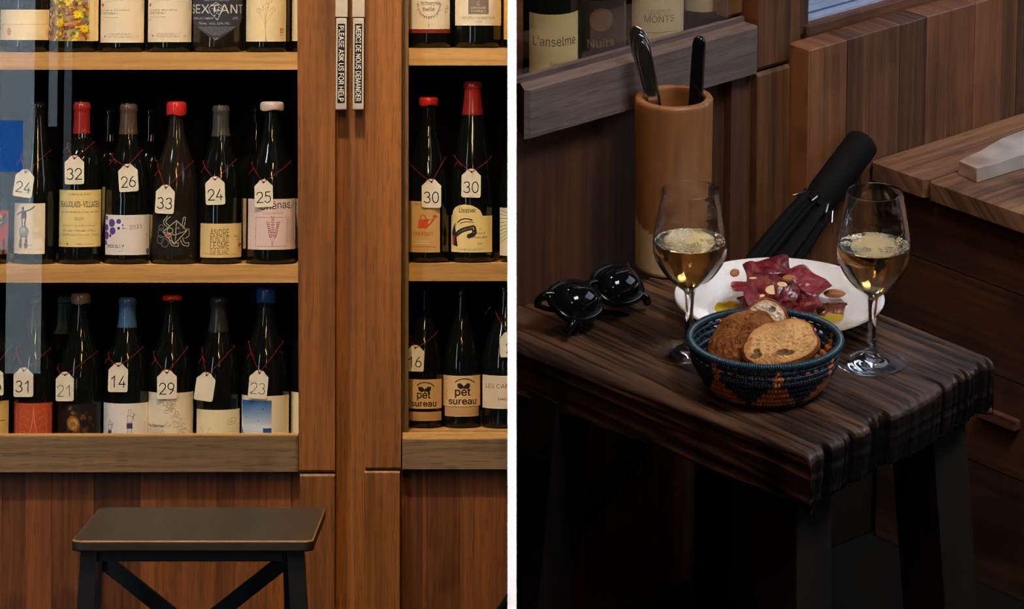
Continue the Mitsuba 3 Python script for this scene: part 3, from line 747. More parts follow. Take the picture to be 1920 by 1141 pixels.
def art_figures(P, w, h):
    for x, y, s in ((.08, .16, 1.1), (-.26, .0, .85)):
        X, Y = w * x, h * y; K = (120, 116, 140)
        P.ell(X, Y + .014 * s, .003 * s, .0035 * s, K, .0007); P.line([(X - .004 * s, Y + .008 * s), (X + .005 * s, Y + .006 * s), (X + .003 * s, Y - .004 * s), (X - .004 * s, Y - .003 * s), (X - .004 * s, Y + .008 * s)], .0009, K); P.poly(sg.box(X - .005 * s, Y - .014 * s, X + .005 * s, Y - .005 * s), (70, 62, 130)); P.line([(X - .003 * s, Y - .013 * s), (X - .003 * s, Y - .025 * s)], .001, K); P.line([(X + .003 * s, Y - .013 * s), (X + .003 * s, Y - .025 * s)], .001, K); P.line([(X + .005 * s, Y + .004 * s), (X + .010 * s, Y + .010 * s)], .0009, K); P.line([(X + .007 * s, Y - .002 * s), (X + .006 * s, Y + .013 * s)], .0009, K)
    P.scribble(w * .37, h * .1, w * .12, 7, (190, 180, 200), .001, .004, 3)


def art_curls(P, w, h):
    r = np.random.default_rng(12); K = (120, 106, 84)
    for k in range(46):
        t = r.uniform(0, 1); x = w * (-.05 + .32 * t) + r.normal(0, .006); y = h * (.42 - .75 * t) + r.normal(0, .008); a0 = r.uniform(0, 360); q = r.uniform(.002, .0055)
        if abs(x) < w * .46 and abs(y) < h * .46: P.line(arc(x, y, q, q * .8, a0, a0 + r.uniform(160, 320), 9), .0006, K)
    P.text('Roy Soumier', -w * .24, -h * .09, .006, INK, width=w * .36); P.scribble(-w * .24, -h * .13, w * .34, 4, GREY, .0005, .0028, 5)


def art_oval(P, w, h): P.ell(w * .24, h * .23, .011, .006, GREY, .0006, rot=15); P.scribble(w * .24, h * .23 + .001, .014, 2, GREY, .0006, .003); P.line([(-w * .34, h * .1), (-w * .24, -h * .1), (-w * .16, h * .1)], .0007, (190, 170, 120))


def art_dome(P, w, h):
    for k in range(12): P.poly(sg.box(-w * .46, h * (.42 - .036 * (k + 1)), w * .1, h * (.42 - .036 * k)), tuple(np.array([52, 104, 168]) * (1 - k / 12) + np.array([214, 222, 236]) * (k / 12)))
    P.poly(sg.box(-w * .46, -h * .5, w * .1, -h * .012), (220, 226, 238))
    P.poly(sg.Polygon([(-w * .46, -h * .5), (-w * .46, -h * .04), (-w * .38, -h * .2), (-w * .36, -h * .5)]), (40, 84, 150)); P.poly(sg.box(-w * .03, -h * .5, w * .1, -h * .07), (40, 84, 150))
    for x, y in ((-.32, .12), (-.10, .06), (-.03, .27)): P.ell(w * x, h * y, .0012, .0012, (60, 70, 110))


def L_(x0, x1, y0, y1, paper, art=None, **k): return dict(x0=x0, x1=x1, y0=y0, y1=y1, paper=paper, art=art, **k)


BT = 'wine bottles behind the left glass door'
# top shelf, left door
bottle(47, 95, -210, 92, 'burgundy', 'wine bottle with a low blank cream label, leftmost on the top shelf', lab=L_(1, 96, 18, 75, CREAM, art_line), shelf='a1')
bottle(140, 95, -215, 86, 'bordeaux', 'wine bottle whose label is a yellow flower painting, top shelf', lab=L_(98, 180, -90, 77, CREAM, art_flowers), shelf='a1')
bottle(230, 95, -215, 84, 'bordeaux', 'wine bottle with tall white label and red crest, beside the flower painting bottle', lab=L_(190, 270, -70, 80, IVORY, art_santenay), shelf='a1')
bottle(319, 95, -215, 84, 'bordeaux', 'wine bottle with tall white label and red crest, beside the bottle lettered SEXTANT', lab=L_(279, 359, -70, 79, IVORY, art_santenay), shelf='a1')
bottle(408, 95, -205, 94, 'burgundy', 'clear dark wine bottle with pointed slate label lettered SEXTANT', lab=L_(362, 454, -55, 77, (58, 60, 74), art_sextant, shape=sextant_shape), shelf='a1', glass='clear_bottle')
bottle(499, 95, -215, 78, 'bordeaux', 'wine bottle whose cream label shows thin drawn flowers, top shelf', lab=L_(463, 536, -75, 78, CREAM, art_stems), shelf='a1')
bottle(582, 92, -215, 78, 'bordeaux', 'wine bottle on the top shelf mostly hidden by the door stile', lab=L_(549, 610, -75, 77, CREAM), shelf='a1', dY=.03)
bottle(570, 90, -215, 78, 'bordeaux', 'rear wine bottle showing a sliver of cream label beside the drawn flowers', lab=L_(536, 600, -75, 78, CREAM), shelf='a1', dY=.125)
bottle(366, 92, -205, 78, 'bordeaux', 'rear wine bottle seen through the gap left of the SEXTANT bottle', lab=L_(345, 395, -40, 70, (150, 134, 96)), shelf='a1', dY=.13)
# middle shelf, left door
b = bottle(-24, 497, 185, 82, 'burgundy', 'wine bottle with red and teal picture label at the left picture edge', lab=L_(-60, 15, 395, 477, (186, 60, 40), art_patch), shelf='a2')
b = bottle(66, 497, 191, 78, 'flute', 'slim bare-necked wine bottle with a sketch of a figure on a barrel horse', lab=L_(27, 87, 381, 476, IVORY, art_juggler), shelf='a2')
price_tag(b, 45, 343, '24', 'price tag 24 leaning left, on the slim bare-necked bottle', -8, 35, 51, string=((0, -55), (42, -62)))
b = bottle(150, 497, 190, 79, 'bordeaux', 'wine bottle with rust red capsule and yellow village label', lab=L_(113, 188, 356, 463, (244, 222, 150), art_beaujolais), cap=('foil', (150, 40, 36), 250), shelf='a2')
price_tag(b, 139.5, 318, '32', 'price tag 32 on the bottle with rust red capsule', 1, 36, 53, string=((-10, -50), (26, -52)))
b = bottle(238, 497, 193, 84, 'burgundy', 'wine bottle with brown capsule and purple grape dots on a white label', lab=L_(200, 281, 403, 478, WHITE, art_brouilly), cap=('foil', (84, 66, 54), 251), shelf='a2')
price_tag(b, 240.5, 333, '26', 'price tag 26 on the bottle with purple dots', 4, 36, 51, string=((-30, -45), (20, -52)))
b = bottle(328, 499, 193, 85, 'champagne', 'black-labelled bottle with bright red wax top and white line drawing', lab=L_(288, 368, 396, 478, (26, 23, 21), art_lines33), cap=('wax', (206, 44, 42), 216, .0038), shelf='a2', glass='clear_bottle')
price_tag(b, 309.5, 373, '33', 'price tag 33 on the bottle with bright red wax top', -3, 35, 53, string=((-2, -68), (41, -72)))
b = bottle(412, 497, 196, 81, 'burgundy', 'wine bottle with charcoal capsule and low tan hand-lettered label', lab=L_(378, 452, 419, 483, (234, 206, 142), art_handwritten), cap=('foil', (66, 64, 60), 255), shelf='a2')
price_tag(b, 403.5, 357, '24', 'price tag 24 on the bottle with charcoal capsule', 2, 36, 52, string=((-18, -55), (34, -60)))
b = bottle(508, 495, 193, 93, 'champagne', 'wide wine bottle with pale wax top and pink wheat label', lab=L_(467, 553, 373, 468, (234, 210, 204), art_chenas), cap=('wax', (212, 190, 188), 207, .0058), shelf='a2')
price_tag(b, 494.5, 362, '25', 'price tag 25 on the bottle with pale wax top', 2, 34, 51, string=((-8, -58), (34, -60)))
bottle(203, 494, 200, 74, 'bordeaux', 'rear wine bottle of the middle shelf showing between tags 32 and 26', lab=L_(168, 225, 350, 456, (160, 146, 104)), shelf='a2', dY=.12)
bottle(478, 494, 196, 80, 'burgundy', 'rear wine bottle left of the pink wheat label', lab=L_(458, 510, 372, 466, (222, 196, 176)), shelf='a2', dY=.12)
bottle(592, 494, 196, 86, 'champagne', 'wine bottle of the middle shelf half hidden behind the door stile', lab=L_(554, 620, 373, 466, (232, 212, 214)), shelf='a2', dY=.10)
bottle(280, 494, 200, 70, 'bordeaux', 'rear wine bottle between the purple dot label and the black label', lab=L_(262, 300, 402, 478, (206, 170, 120)), shelf='a2', dY=.13)
# bottom shelf, left door
b = bottle(-21, 853, 553, 82, 'bordeaux', 'wine bottle with yellow label cut by the left edge of the bottom shelf', lab=L_(-60, 16, 752, 846, (226, 192, 116), lambda P, w, h: P.poly(sg.box(w * .2, h * .1, w * .4, h * .12), (150, 110, 50))), shelf='a3')
price_tag(b, -12, 714, '26', 'price tag cut off by the left edge above the bottom shelf', 2, 36, 52)
b = bottle(62, 853, 556, 80, 'burgundy', 'wine bottle with orange red label on the bottom shelf', lab=L_(31, 98, 755, 848, (178, 52, 44), art_red), cap=('foil', (40, 26, 22), 612), shelf='a3')
price_tag(b, 44, 716, '31', 'price tag 31 above the orange red label', 0, 36, 53, string=((-12, -66), (36, -64)))
b = bottle(148, 853, 552, 86, 'champagne', 'wine bottle with brown wax top and dark peacock eye label', lab=L_(112, 182, 757, 848, (28, 21, 17), art_peacock), cap=('wax', (120, 104, 90), 569, .0028), shelf='a3')
price_tag(b, 121.5, 724, '21', 'faint price tag 21 beside the peacock eye label', 0, 33, 53, faint=True, string=((-4, -40), (52, -68)), knot=False)
b = bottle(236, 853, 555, 83, 'burgundy', 'wine bottle with steel blue capsule and drawn figures on white', lab=L_(196, 277, 756, 848, WHITE, art_figures), cap=('foil', (58, 92, 130), 613), shelf='a3')
price_tag(b, 221.5, 707, '14', 'price tag 14 on the bottle with steel blue capsule', -1, 36, 53, string=((-16, -46), (38, -58)))
b = bottle(320, 853, 556, 83, 'burgundy', 'wine bottle with flat red wax top and curly line drawing label', lab=L_(279, 363, 736, 846, (238, 226, 200), art_curls), cap=('wax', (214, 52, 40), 562, .0022), shelf='a3')
price_tag(b, 313, 720, '29', 'price tag 29 above the curly line drawing label', 1, 36, 53, string=((-22, -60), (28, -70)))
b = bottle(408, 853, 555, 82, 'burgundy', 'wine bottle with black capsule and plain ivory label with a small oval', lab=L_(371, 451, 768, 850, (240, 228, 186), art_oval), cap=('foil', (36, 40, 42), 621), shelf='a3')
price_tag(b, 384.5, 724, '', 'blank tilted price tag without a number', -8, 35, 52, string=((-4, -72), (44, -76)))
b = bottle(497, 853, 541, 88, 'burgundy', 'wine bottle with dark blue wax top and blue and white picture label', lab=L_(455, 541, 742, 848, (240, 224, 188), art_dome), cap=('wax', (30, 74, 150), 567, .0016), shelf='a3')
price_tag(b, 484.5, 720, '23', 'price tag 23 on the bottle with dark blue wax top', -5, 35, 52, faint=True, string=((-2, -80), (40, -80)))
bottle(588, 853, 553, 84, 'bordeaux', 'wine bottle of the bottom shelf half hidden behind the door stile', lab=L_(544, 620, 736, 848, (238, 226, 184)), shelf='a3', dY=.015)
bottle(121, 850, 554, 80, 'bordeaux', 'rear wine bottle with teal capsule left of the brown wax top', cap=('foil', (70, 116, 108), 624), shelf='a3', dY=.12)
# right door
bottle(805, 88, -215, 82, 'burgundy', 'wine bottle with wreath drawing and dark red band on its label', lab=L_(767, 843, -80, 62, IVORY, art_echappee), shelf='b1')
bottle(896, 88, -215, 90, 'burgundy', 'wine bottle with taupe square on a white label, right end of the top shelf', lab=L_(854, 939, -65, 48, IVORY, art_crozes), shelf='b1')
bottle(985, 88, -215, 82, 'bordeaux', 'wine bottle with orange yellow label at the right end of the top shelf', lab=L_(941, 1015, -60, 74, (236, 184, 70), art_yellow), shelf='b1')
bottle(745, 86, -215, 76, 'bordeaux', 'wine bottle with red label hidden behind the right door stile', lab=L_(708, 760, -60, 74, (150, 40, 34)), shelf='b1', dY=.11)
bottle(738, 492, 200, 80, 'burgundy', 'wine bottle with white sideways script behind the right door stile', lab=L_(742, 770, 380, 478, (24, 22, 22), art_script), shelf='b2', dY=.10)
b = bottle(803, 492, 185, 82, 'burgundy', 'wine bottle with thin red wax top and watering can label', lab=L_(768, 825, 377, 473, (216, 174, 110), art_watering), cap=('wax', (190, 40, 34), 198, .0024), shelf='b2')
price_tag(b, 809, 362, '30', 'price tag 30 hanging above the watering can label', 0, 36, 53, string=((-34, -58), (18, -68)), knot=False)
b = bottle(886, 492, 152, 82, 'flute', 'tall slim wine bottle with dark red capsule and humped label', lab=L_(847, 922, 383, 473, (244, 220, 150), art_lady, shape=hump_shape), cap=('foil', (138, 34, 28), 215), shelf='b2')
price_tag(b, 883.5, 343, '30', 'price tag 30 on the tall slim bottle', -1, 36, 53, string=((-28, -52), (34, -50)))
b = bottle(978, 492, 190, 84, 'burgundy', 'wine bottle with striped label cut by the right edge of the middle shelf', lab=L_(938, 1015, 390, 480, (232, 220, 180), art_stripes), shelf='b2')
b = bottle(796, 806, 540, 69, 'champagne', 'dark bottle with moth label and hanging tag 16', lab=L_(763, 827, 711, 766, (226, 190, 136), art_pet), shelf='b3', dY=.012)
tg = b; price_tag(b, 778, 671, '16', 'price tag 16 on the bottle with the moth label', -2, 34, 48, string=((-6, -40), (40, -50)), knot=False)
b2 = bottle(866, 806, 540, 69, 'champagne', 'dark bottle with moth label, without a tag of its own', lab=L_(832, 900, 704, 762, (226, 190, 136), art_pet), shelf='b3', dY=.012)
for bb, x0, x1, y0, y1 in ((b, 763, 827, 773, 790), (b2, 832, 900, 764, 782)):
    hh = onL(0, y0, YB - bb['R'])[2] - onL(0, y1, YB - bb['R'])[2]; zz = (onL(0, y0, YB - bb['R'])[2] + onL(0, y1, YB - bb['R'])[2]) / 2 - bb['z0']
    m, c = Print().poly(rect(bb['R'] * 2.25, hh), (196, 158, 110)).wrapped(bb['R'], 0, zz); put('label', m, 'paint', bb['t'], M=ML @ trans(bb['x'], bb['Y'], bb['z0']), smooth=True, color=c)
b = bottle(948, 806, 530, 88, 'champagne', 'wine bottle with broad white label at the right end of the bottom shelf', lab=L_(906, 990, 704, 766, (232, 214, 186), art_capri), shelf='b3', dY=.012)
price_tag(b, 954, 645, '2', 'price tag cut by the added white partition at the right end of the bottom shelf', 3, 34, 46, knot=False)

# ---- black step stool
ZS = 0.62
st = thing('step_stool', 'worn black wooden stool with crossed back brace in front of the cabinet', 'stool')


def onLz(x, y, z): r = ray(x, y, TL); return np.array([0, 0, HL]) + r * ((z - HL) / r[2])


c0, c1 = onLz(131, 1015, ZS), onLz(588, 1011, ZS)
yf = (c0[1] + c1[1]) / 2; wf = c1[0] - c0[0]; xc = (c0[0] + c1[0]) / 2
yb = min(onLz(360, 950, ZS)[1], YF - 0.08)
th = (1034 - 1014) / F * yf * 1.02
outl = sg.box(c0[0], yf, c1[0], yb).buffer(-.018).buffer(.018, quad_segs=5)
a = np.array(outl.exterior.coords)[:-1]
rings, cols = [], []
blk, worn = S(50, 44, 38), S(176, 128, 82)
for ins, z in ((.0035, 0), (.0025, -.0004), (.001, -.0014), (0, -.003), (0, -th + .003), (.001, -th + .001), (.004, -th)):
    q = sg.Polygon(a).buffer(0)
    n = a - [xc, (yf + yb) / 2]; v = a - n / np.linalg.norm(n, axis=1, keepdims=True) * ins
    rings.append(np.c_[v, np.full(len(a), ZS + z)])
n = len(a); top = rings[0]
core = np.vstack([[xc, (yf + yb) / 2, ZS]]); V = np.vstack(rings + [core, [[xc, (yf + yb) / 2, ZS - th]]])
fcs = []
for k in range(len(rings) - 1):
    for i in range(n):
        p, q = k * n + i, k * n + (i + 1) % n; fcs += [[p, p + n, q + n], [p, q + n, q]]
for i in range(n): fcs += [[len(rings) * n, i, (i + 1) % n], [len(rings) * n + 1, (len(rings) - 1) * n + (i + 1) % n, (len(rings) - 1) * n + i]]
m = trimesh.Trimesh(V, fcs, process=False)
if m.volume < 0: m.invert()
col = np.vstack([solid(trimesh.Trimesh(r, []), worn if k in (1, 2) else blk * (1 if k != 3 else 1.2)) for k, r in enumerate(rings)] + [blk, blk])
rr = np.random.default_rng(5)
for k in (1, 2): col[k * n:(k + 1) * n] *= rr.uniform(.55, 1.1, (n, 1))


principled('seat_paint', {'type': 'mesh_attribute', 'name': 'vertex_color'}, 0.40, specular=0.5)
put('seat', m, 'seat_paint', st, color=col)
zt = ZS - th


def leg(px_top, px_bot, Y, w0, w1, d):
    t0, t1 = onL(*px_top, Y), onL(*px_bot, Y)
    dirn = (t1 - t0) / (t1[2] - t0[2]); A = t0 + dirn * (zt - t0[2]); B = t0 + dirn * (0 - t0[2])
    s = np.linalg.norm(A - [0, 0, HL]) / F
    v = []
    for P, w in ((B, w1), (A, w0)):
        for dx, dy in ((-1, -1), (1, -1), (1, 1), (-1, 1)): v.append([P[0] + dx * w / 2 * s, P[1] + d / 2 + dy * d / 2, P[2]])
    return trimesh.convex.convex_hull(np.array(v))


for i, (pt, pb) in enumerate((((166, 1040), (160, 1141)), ((554, 1038), (560, 1141)))):
    put('leg', leg(pt, pb, yf + .012, 30, 36, .03), 'black_paint', st)
    back = ((pt[0] + (14 if i == 0 else -12), pt[1] - 34), (pb[0] + (16 if i == 0 else -14), pb[1] - 34))
    put('leg', leg(back[0], back[1], yb - .045, 26, 30, .03), 'black_paint', st)
put('apron', boxm(onL(182, 0, yf + .02)[0], onL(540, 0, yf + .02)[0], yf + .02, yf + .036, zt - .018, zt, .002), 'black_paint', st)
put('apron', boxm(onL(190, 0, yb)[0], onL(532, 0, yb)[0], yb - .036, yb - .02, zt - .018, zt, .002), 'black_paint', st)
for p0, p1 in (((192, 1050), (330, 1160)), ((540, 1046), (395, 1160))):
    Y = yb - .045 + (.012 if p0[0] < 300 else 0); A, B = onL(*p0, Y), onL(*p1, Y); d = (B - A) / np.linalg.norm(B - A); e = np.array([-d[2], 0, d[0]]); B = A + d * .62; hw = .0135
    A = A - d * .004
    put('brace', prism([A - e * hw - [0, Y, 0], B - e * hw - [0, Y, 0], B + e * hw - [0, Y, 0], A + e * hw - [0, Y, 0]], (0, 1, 0), Y, Y + .011, .001), 'black_paint', st)
put('floor_001', boxm(-2.2, 0.10, 6.0, 7.6, -.05, 0.0, .001), 'stone', kind='structure')
put('wall_left', boxm(-3.0, -1.2, 7.03, 7.1, -.05, 2.2, .001), 'stone', kind='structure')

# ================================================================== RIGHT ROOM: the rough wooden stool laid for two, the corner behind it
PLACE = MR
ZT = 0.45


def z_at(x, y, ypx):          # the height over the plan point (x, y) that shows at the image row ypx
    lo, hi = -1.0, 2.0
    for _ in range(50):
        m_ = (lo + hi) / 2
        if pxR((x, y, m_))[1] > ypx: lo = m_
        else: hi = m_
    return lo


def frame_of(o, X, Z):
    X = np.array(X, float); X /= np.linalg.norm(X); Z = np.array(Z, float); Z -= X * np.dot(X, Z); Z /= np.linalg.norm(Z)
    m = np.eye(4); m[:3, 0], m[:3, 1], m[:3, 2], m[:3, 3] = X, np.cross(Z, X), Z, o; return m


# ---- the corner: cabinet front, post, wainscot, window with blind, bench
yaw = math.radians(41); D = np.array([math.cos(yaw), math.sin(yaw), 0]); N = np.array([math.sin(yaw), -math.cos(yaw), 0]); P0 = np.array([-.02, 3.986, 0])
ZV = np.array([0, 0, 1.0])


def onW(x, y, off): p = onRplane(x, y, P0 + N * off, N); return np.dot(p - P0, D), p[2]


def wallbox(s0, s1, z0, z1, off0, off1, ch=.002):
    """A board of the corner: along the wall from s0 to s1, heights z0 to z1, from off0 behind to off1 in front."""
    m = prism([(s0, 0, z0), (s1, 0, z0), (s1, 0, z1), (s0, 0, z1)], (0, 1, 0), -off1, -off0, ch)
    v = m.vertices.copy(); m.vertices = P0 + v[:, :1] * D - v[:, 1:2] * N + v[:, 2:] * ZV
    v = m.vertices.copy(); v += np.maximum(.0046 - v[:, :1], 0) / D[0] * D; m.vertices = v
    if m.volume < 0: m.invert()
    return m


sA = (.004 - P0[0]) / D[0] - .01      # where the corner meets the added partition
cab2 = thing('wine_cabinet', 'dark oak cabinet with a grey weathered rail in the dim corner, behind the wooden stool', 'cabinet')
sR, zr1 = onW(1425, 52, .03); _, zr1b = onW(1200, 109, .03); zr1 = (zr1 + zr1b) / 2
_, zr0 = onW(1200, 206, .03); _, zr0b = onW(1425, 133, .03); zr0 = (zr0 + zr0b) / 2
board('rail', wallbox(sA, sR, zr0, zr1, -.02, .03, .004), 'grey_oak', D, cab2)
board('bead', wallbox(sA, sR, zr1 + .0003, zr1 + .006, -.0015, .005, .001), 'grey_oak', D, cab2)
board('base_panel', wallbox(sA, sR - .005, 0, zr0 - .0005, -.02, 0, .002), 'panel_dark', ZV, cab2, seed=901)
board('panel_stile', wallbox(sR - .028, sR + .004, 0, zr0 - .001, .0005, .012, .002), 'panel_dark', ZV, cab2)
sP, _ = onW(1482, 100, .022); sQ, _ = onW(1497, 90, 0)
_, zs1 = onW(1452, 127, .022)
board('post', wallbox(sR + .0045, sP, 0, zs1 - .0015, -.02, .022, .003), 'dark_oak', ZV, cab2)
board('post', wallbox(sR + .0045, sP, zs1 + .0015, 1.2, -.02, .022, .003), 'dark_oak', ZV, cab2)
board('post', wallbox(sP + .0005, sQ, 0, 1.2, -.02, .004, .002), 'dark_oak', ZV, cab2)
put('back_panel', wallbox(sA, sR, zr1 - .1, 1.3, -.36, -.35, .001), 'interior', cab2)
board('shelf', wallbox(sA, sR, zr1 - .064, zr1 - .041, -.35, -.021, .001), 'dark_oak', D, cab2)
put('pane', sheet(*[P0 + D * _s - N * .003 + ZV * _z for _s, _z in ((sA + .006, zr1 + .0005), (sR - .012, zr1 + .0005), (sR - .012, 1.25), (sA + .006, 1.25))]), 'pane_glass', cab2)
board('inner_stile', wallbox(sR - .02, sR + .004, zr1 + .0065, 1.25, -.024, -.0045, .002), 'dark_oak', ZV, cab2)


def corner_bottle(xpx, ypx, R, dphi, label, paper, h, zlab, art=None, off=-.064, kind='bordeaux', H=.3):
    s, _ = onW(xpx, ypx, off); c = P0 + D * s + N * off; z0 = zr1 - .0404
    t = thing('wine_bottle', label, 'wine bottle', 'bottles in the dim corner cabinet'); M = trans(c[0], c[1], z0)
    put('glass', lathe(PROFILES[kind] * [R, H], 40), 'bottle_glass', t, M=M, smooth=40)
    ph = math.radians(dphi); w = R * 2.0
    m, col = Print().poly(rect(w, h), paper).wrapped(R, ph, zlab); pl = put('label', m, 'paint', t, M=M, smooth=True, color=col)
    if art:
        pr = Print(); art(pr, w, h); m, col = pr.wrapped(R, ph, zlab, 2); put('print', m, 'paint', pl, M=M, color=col, kind='stuff')


corner_bottle(1034, 110, .033, 6, 'wine bottle with narrow cream label behind the weathered rail, nearest the added white partition', (176, 156, 108), .075, .055, lambda P, w, h: (P.text("L'anselme", 0, 0, .011, (60, 50, 36), width=w * .8), P.text('Rouge', w * .1, -h * .33, .006, (120, 100, 60))))
corner_bottle(1120, 90, .033, 6, 'wine bottle with dark round-crest label between two cream labels in the corner cabinet', (42, 36, 28), .07, .06, lambda P, w, h: (P.ell(0, .012, .014, .014, (84, 66, 40)), P.text('Nuits', 0, -h * .3, .01, (110, 90, 56), rot=4)))
corner_bottle(1228, 60, .036, 6, 'wine bottle with the broad tan label directly behind the steel cutlery', (172, 156, 120), .09, .06, lambda P, w, h: (P.text('LES PETITS', 0, 0, .006, (110, 96, 70), width=w * .36), P.text('MONTS', 0, -h * .1, .008, (90, 76, 54), width=w * .5), P.line([(-w * .28, -h * .24), (w * .3, -h * .23)], .001, (130, 116, 88))))
corner_bottle(1316, 40, .032, 6, 'wine bottle with grey cream label set high, at the right end of the corner cabinet', (150, 136, 104), .09, .092)

# wainscot of upright planks with its ledge
sB, zB = onW(1628, 302, .05)
wn = 'wall_back'; labels[wn] = {'kind': 'structure'}
s0, zw = onW(1516, 97, .05); s0b, _ = onW(1511, 97, .05)
_, zwb = onW(1700, 41, .05); zw = (zw + zwb) / 2
pxs = [1540, 1588, 1618, 1686, 1718, 1735, 1776, 1825, 1876, 1905, 1935, 1985, 2040, 2100]
sx = [s0] + [onW(x, 150, .05)[0] for x in pxs[1:]]
for i in range(len(sx) - 1):
    board('plank', wallbox(sx[i] + .0002, sx[i + 1] - .0002, zB - .12, zw + .0003 * (i % 3), .012, .05 + .0005 * (i % 2), .0009), 'dark_oak', ZV, wn, seed=700 + i * 3)
board('plinth', wallbox(s0 + .002, sx[-1], 0, zB - .1215, .012, .046, .002), 'shaded_wood', D, wn)  # dark board where only shade falls, the shade is in its colour
board('ledge', wallbox(sQ + .004, sx[-1], zw - .04, zw + .012, -.02, .011, .002), 'dark_oak', D, wn)
# window above the ledge with a pale blind
wd = 'window_1'; labels[wd] = {'kind': 'structure'}
sW, zb0 = onW(1516, 62, .0); _, zb1 = onW(1516, 48, -.03)
sE = sx[-1]
board('frame', wallbox(sQ + .004, sE, zw + .0125, zb0, -.03, .006, .002), 'dark_oak', D, wd)
board('frame', wallbox(sQ - .002, sQ + .012, zb0 + .0005, zb0 + .7, -.03, .004, .002), 'dark_oak', ZV, wd)
scene['blind_slat'] = {'type': 'twosided', 'bsdf': {'type': 'diffuse', 'reflectance': rgb(*S(150, 160, 182))}}
k = 0; z = zb0 + .001
put('sill', wallbox(sQ + .013, sE, zb0 + .0005, zb0 + .016, -.03, -.004, .002), 'blind_slat', wd)
while z < zb0 + .5:
    z += .0105; put('slat', wallbox(sQ + .013, sE, z + .008, z + .0165, -.018, -.016, .0006), 'blind_slat', wd)
mpane = wallbox(sQ + .004, sE + .6, zb0 + .55, zb0 + 1.5, -.06, -.05, .001)
scene[key_of(wd + '__pane')] = mikit.ply(mpane, {'type': 'diffuse', 'reflectance': rgb(.2, .2, .2)}, emitter={'type': 'area', 'radiance': rgb(.45, .52, .64)})  # upper pane out of view, glows to reflect in wine and tabletop
mpane = wallbox(sQ + .004, sE, zb0, zb0 + .55, -.06, -.05, .001)
scene[key_of(wd + '__pane')] = mikit.ply(mpane, {'type': 'diffuse', 'reflectance': rgb(.2, .2, .2)}, emitter={'type': 'area', 'radiance': rgb(.07, .095, .15)})

# bench
sB, zB = onW(1628, 302, .05)
bn = thing('bench', 'weathered plank-topped wooden bench under the window, right of the folded umbrella', 'bench')
def benchbox(s0, s1, n0, n1, z0, z1, ch=.002): return wallbox(s0, s1, z0, z1, .0525 + n0, .0525 + n1, ch)
nw = 0.0
for i, (n0, n1) in enumerate(((0, .092), (.094, .33), (.332, .56))):
    mm = benchbox(sB, sB + 1.1, n0, n1, zB - .022, zB, .005)
    board('top_plank', mm, 'bench_wood', D, bn)
zz = zB - .0225
for i, hgt in enumerate((.085, .11, .12, .2)):
    z1_ = zz - hgt
    if z1_ < 0.0: z1_ = 0.0
    if zz - z1_ > .01: board('side_plank', benchbox(sB + .018, sB + .04, .004, .55, z1_ + .0008, zz - .0008, .002), 'panel_dark', N, bn)
    zz = z1_
q0, q1 = [onRplane(x, y, P0 + D * (sB + .012), D) for x, y in ((1836, 770), (1908, 798))]
n0_, n1_ = np.dot(q0 - P0, N) - .0525, np.dot(q1 - P0, N) - .0525; zq_ = max(.02, (q0[2] + q1[2]) / 2)
board('batten', benchbox(sB + .008, sB + .0178, n0_, n1_, zq_ - .006, zq_ + .006, .001), 'panel_dark', N, bn)
# pale slab lying on the bench
q = [onR(x, y, zB + .012) for x, y in ((1797, 309), (1832, 325), (1990, 277), (1990, 228), (1905, 256))]
hull = np.array([[p[0], p[1], zB + zz_] for p in q for zz_ in (.0008, .017)])
slab = trimesh.convex.convex_hull(hull).subdivide().subdivide().subdivide(); v = slab.vertices.copy()
nz = meshkit.fbm(v * 40, 3) - .5; c0_ = np.array([v[:, 0].mean(), v[:, 1].mean()])
v[:, :2] += (v[:, :2] - c0_) * (nz * .06)[:, None]; up_ = v[:, 2] > zB + .012; v[up_, 2] += nz[up_] * .008; slab.vertices = v
e_ = np.clip((meshkit.fbm(v * [30, 30, 10], 3, 4) - .5) * 3, 0, 1)[:, None]
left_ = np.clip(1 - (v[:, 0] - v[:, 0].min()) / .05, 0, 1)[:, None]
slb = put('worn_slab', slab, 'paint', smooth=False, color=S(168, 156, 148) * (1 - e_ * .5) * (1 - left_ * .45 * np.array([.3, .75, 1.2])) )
labels[slb] = {'label': 'pale worn wooden slab lying on the bench at the right edge', 'category': 'wooden slab'}

# folded umbrella leaning in the corner
um = thing('umbrella', 'black folded umbrella leaning in the dark corner between cabinet and bench', 'umbrella')
pa = onRplane(1622, 262, P0 + N * .0735, N); pb = onRplane(1528, 385, P0 + N * .068, N); pc = onRplane(1470, 462, P0 + N * .064, N)
dr_ = (pc - pa) / np.linalg.norm(pc - pa); Lf = (pa[2] - .01) / -dr_[2]
M = frame_of(pa, np.cross(dr_, [0, 0, 1.0]), dr_)
lh = np.linalg.norm(pb - pa)
put('handle', lathe([(0, -.004), (.012, -.003), (.019, .002), (.0205, .008), (.0205, lh * .8), (.018, lh), (0, lh + .002)], 32), 'black_cloth', um, M=M, smooth=40)
nn, mmz = 96, 30; zz_ = np.linspace(lh * .96, Lf - .03, mmz); vv = []
for j, zq in enumerate(zz_):
    f_ = (zq - zz_[0]) / (zz_[-1] - zz_[0]); r_ = (.018 + .009 * math.sin(min(1, f_ * 5) * math.pi / 2)) * (1 - f_ * .72)
    a_ = np.arange(nn) * 2 * np.pi / nn; pl_ = r_ * (1 + .22 * np.sin(8 * a_ + 2.2 * f_) + .06 * np.sin(16 * a_))
    vv.append(np.c_[pl_ * np.cos(a_ + f_ * .8), pl_ * np.sin(a_ + f_ * .8), np.full(nn, zq) - .008 * np.sin(8 * a_) * (j == 0)])
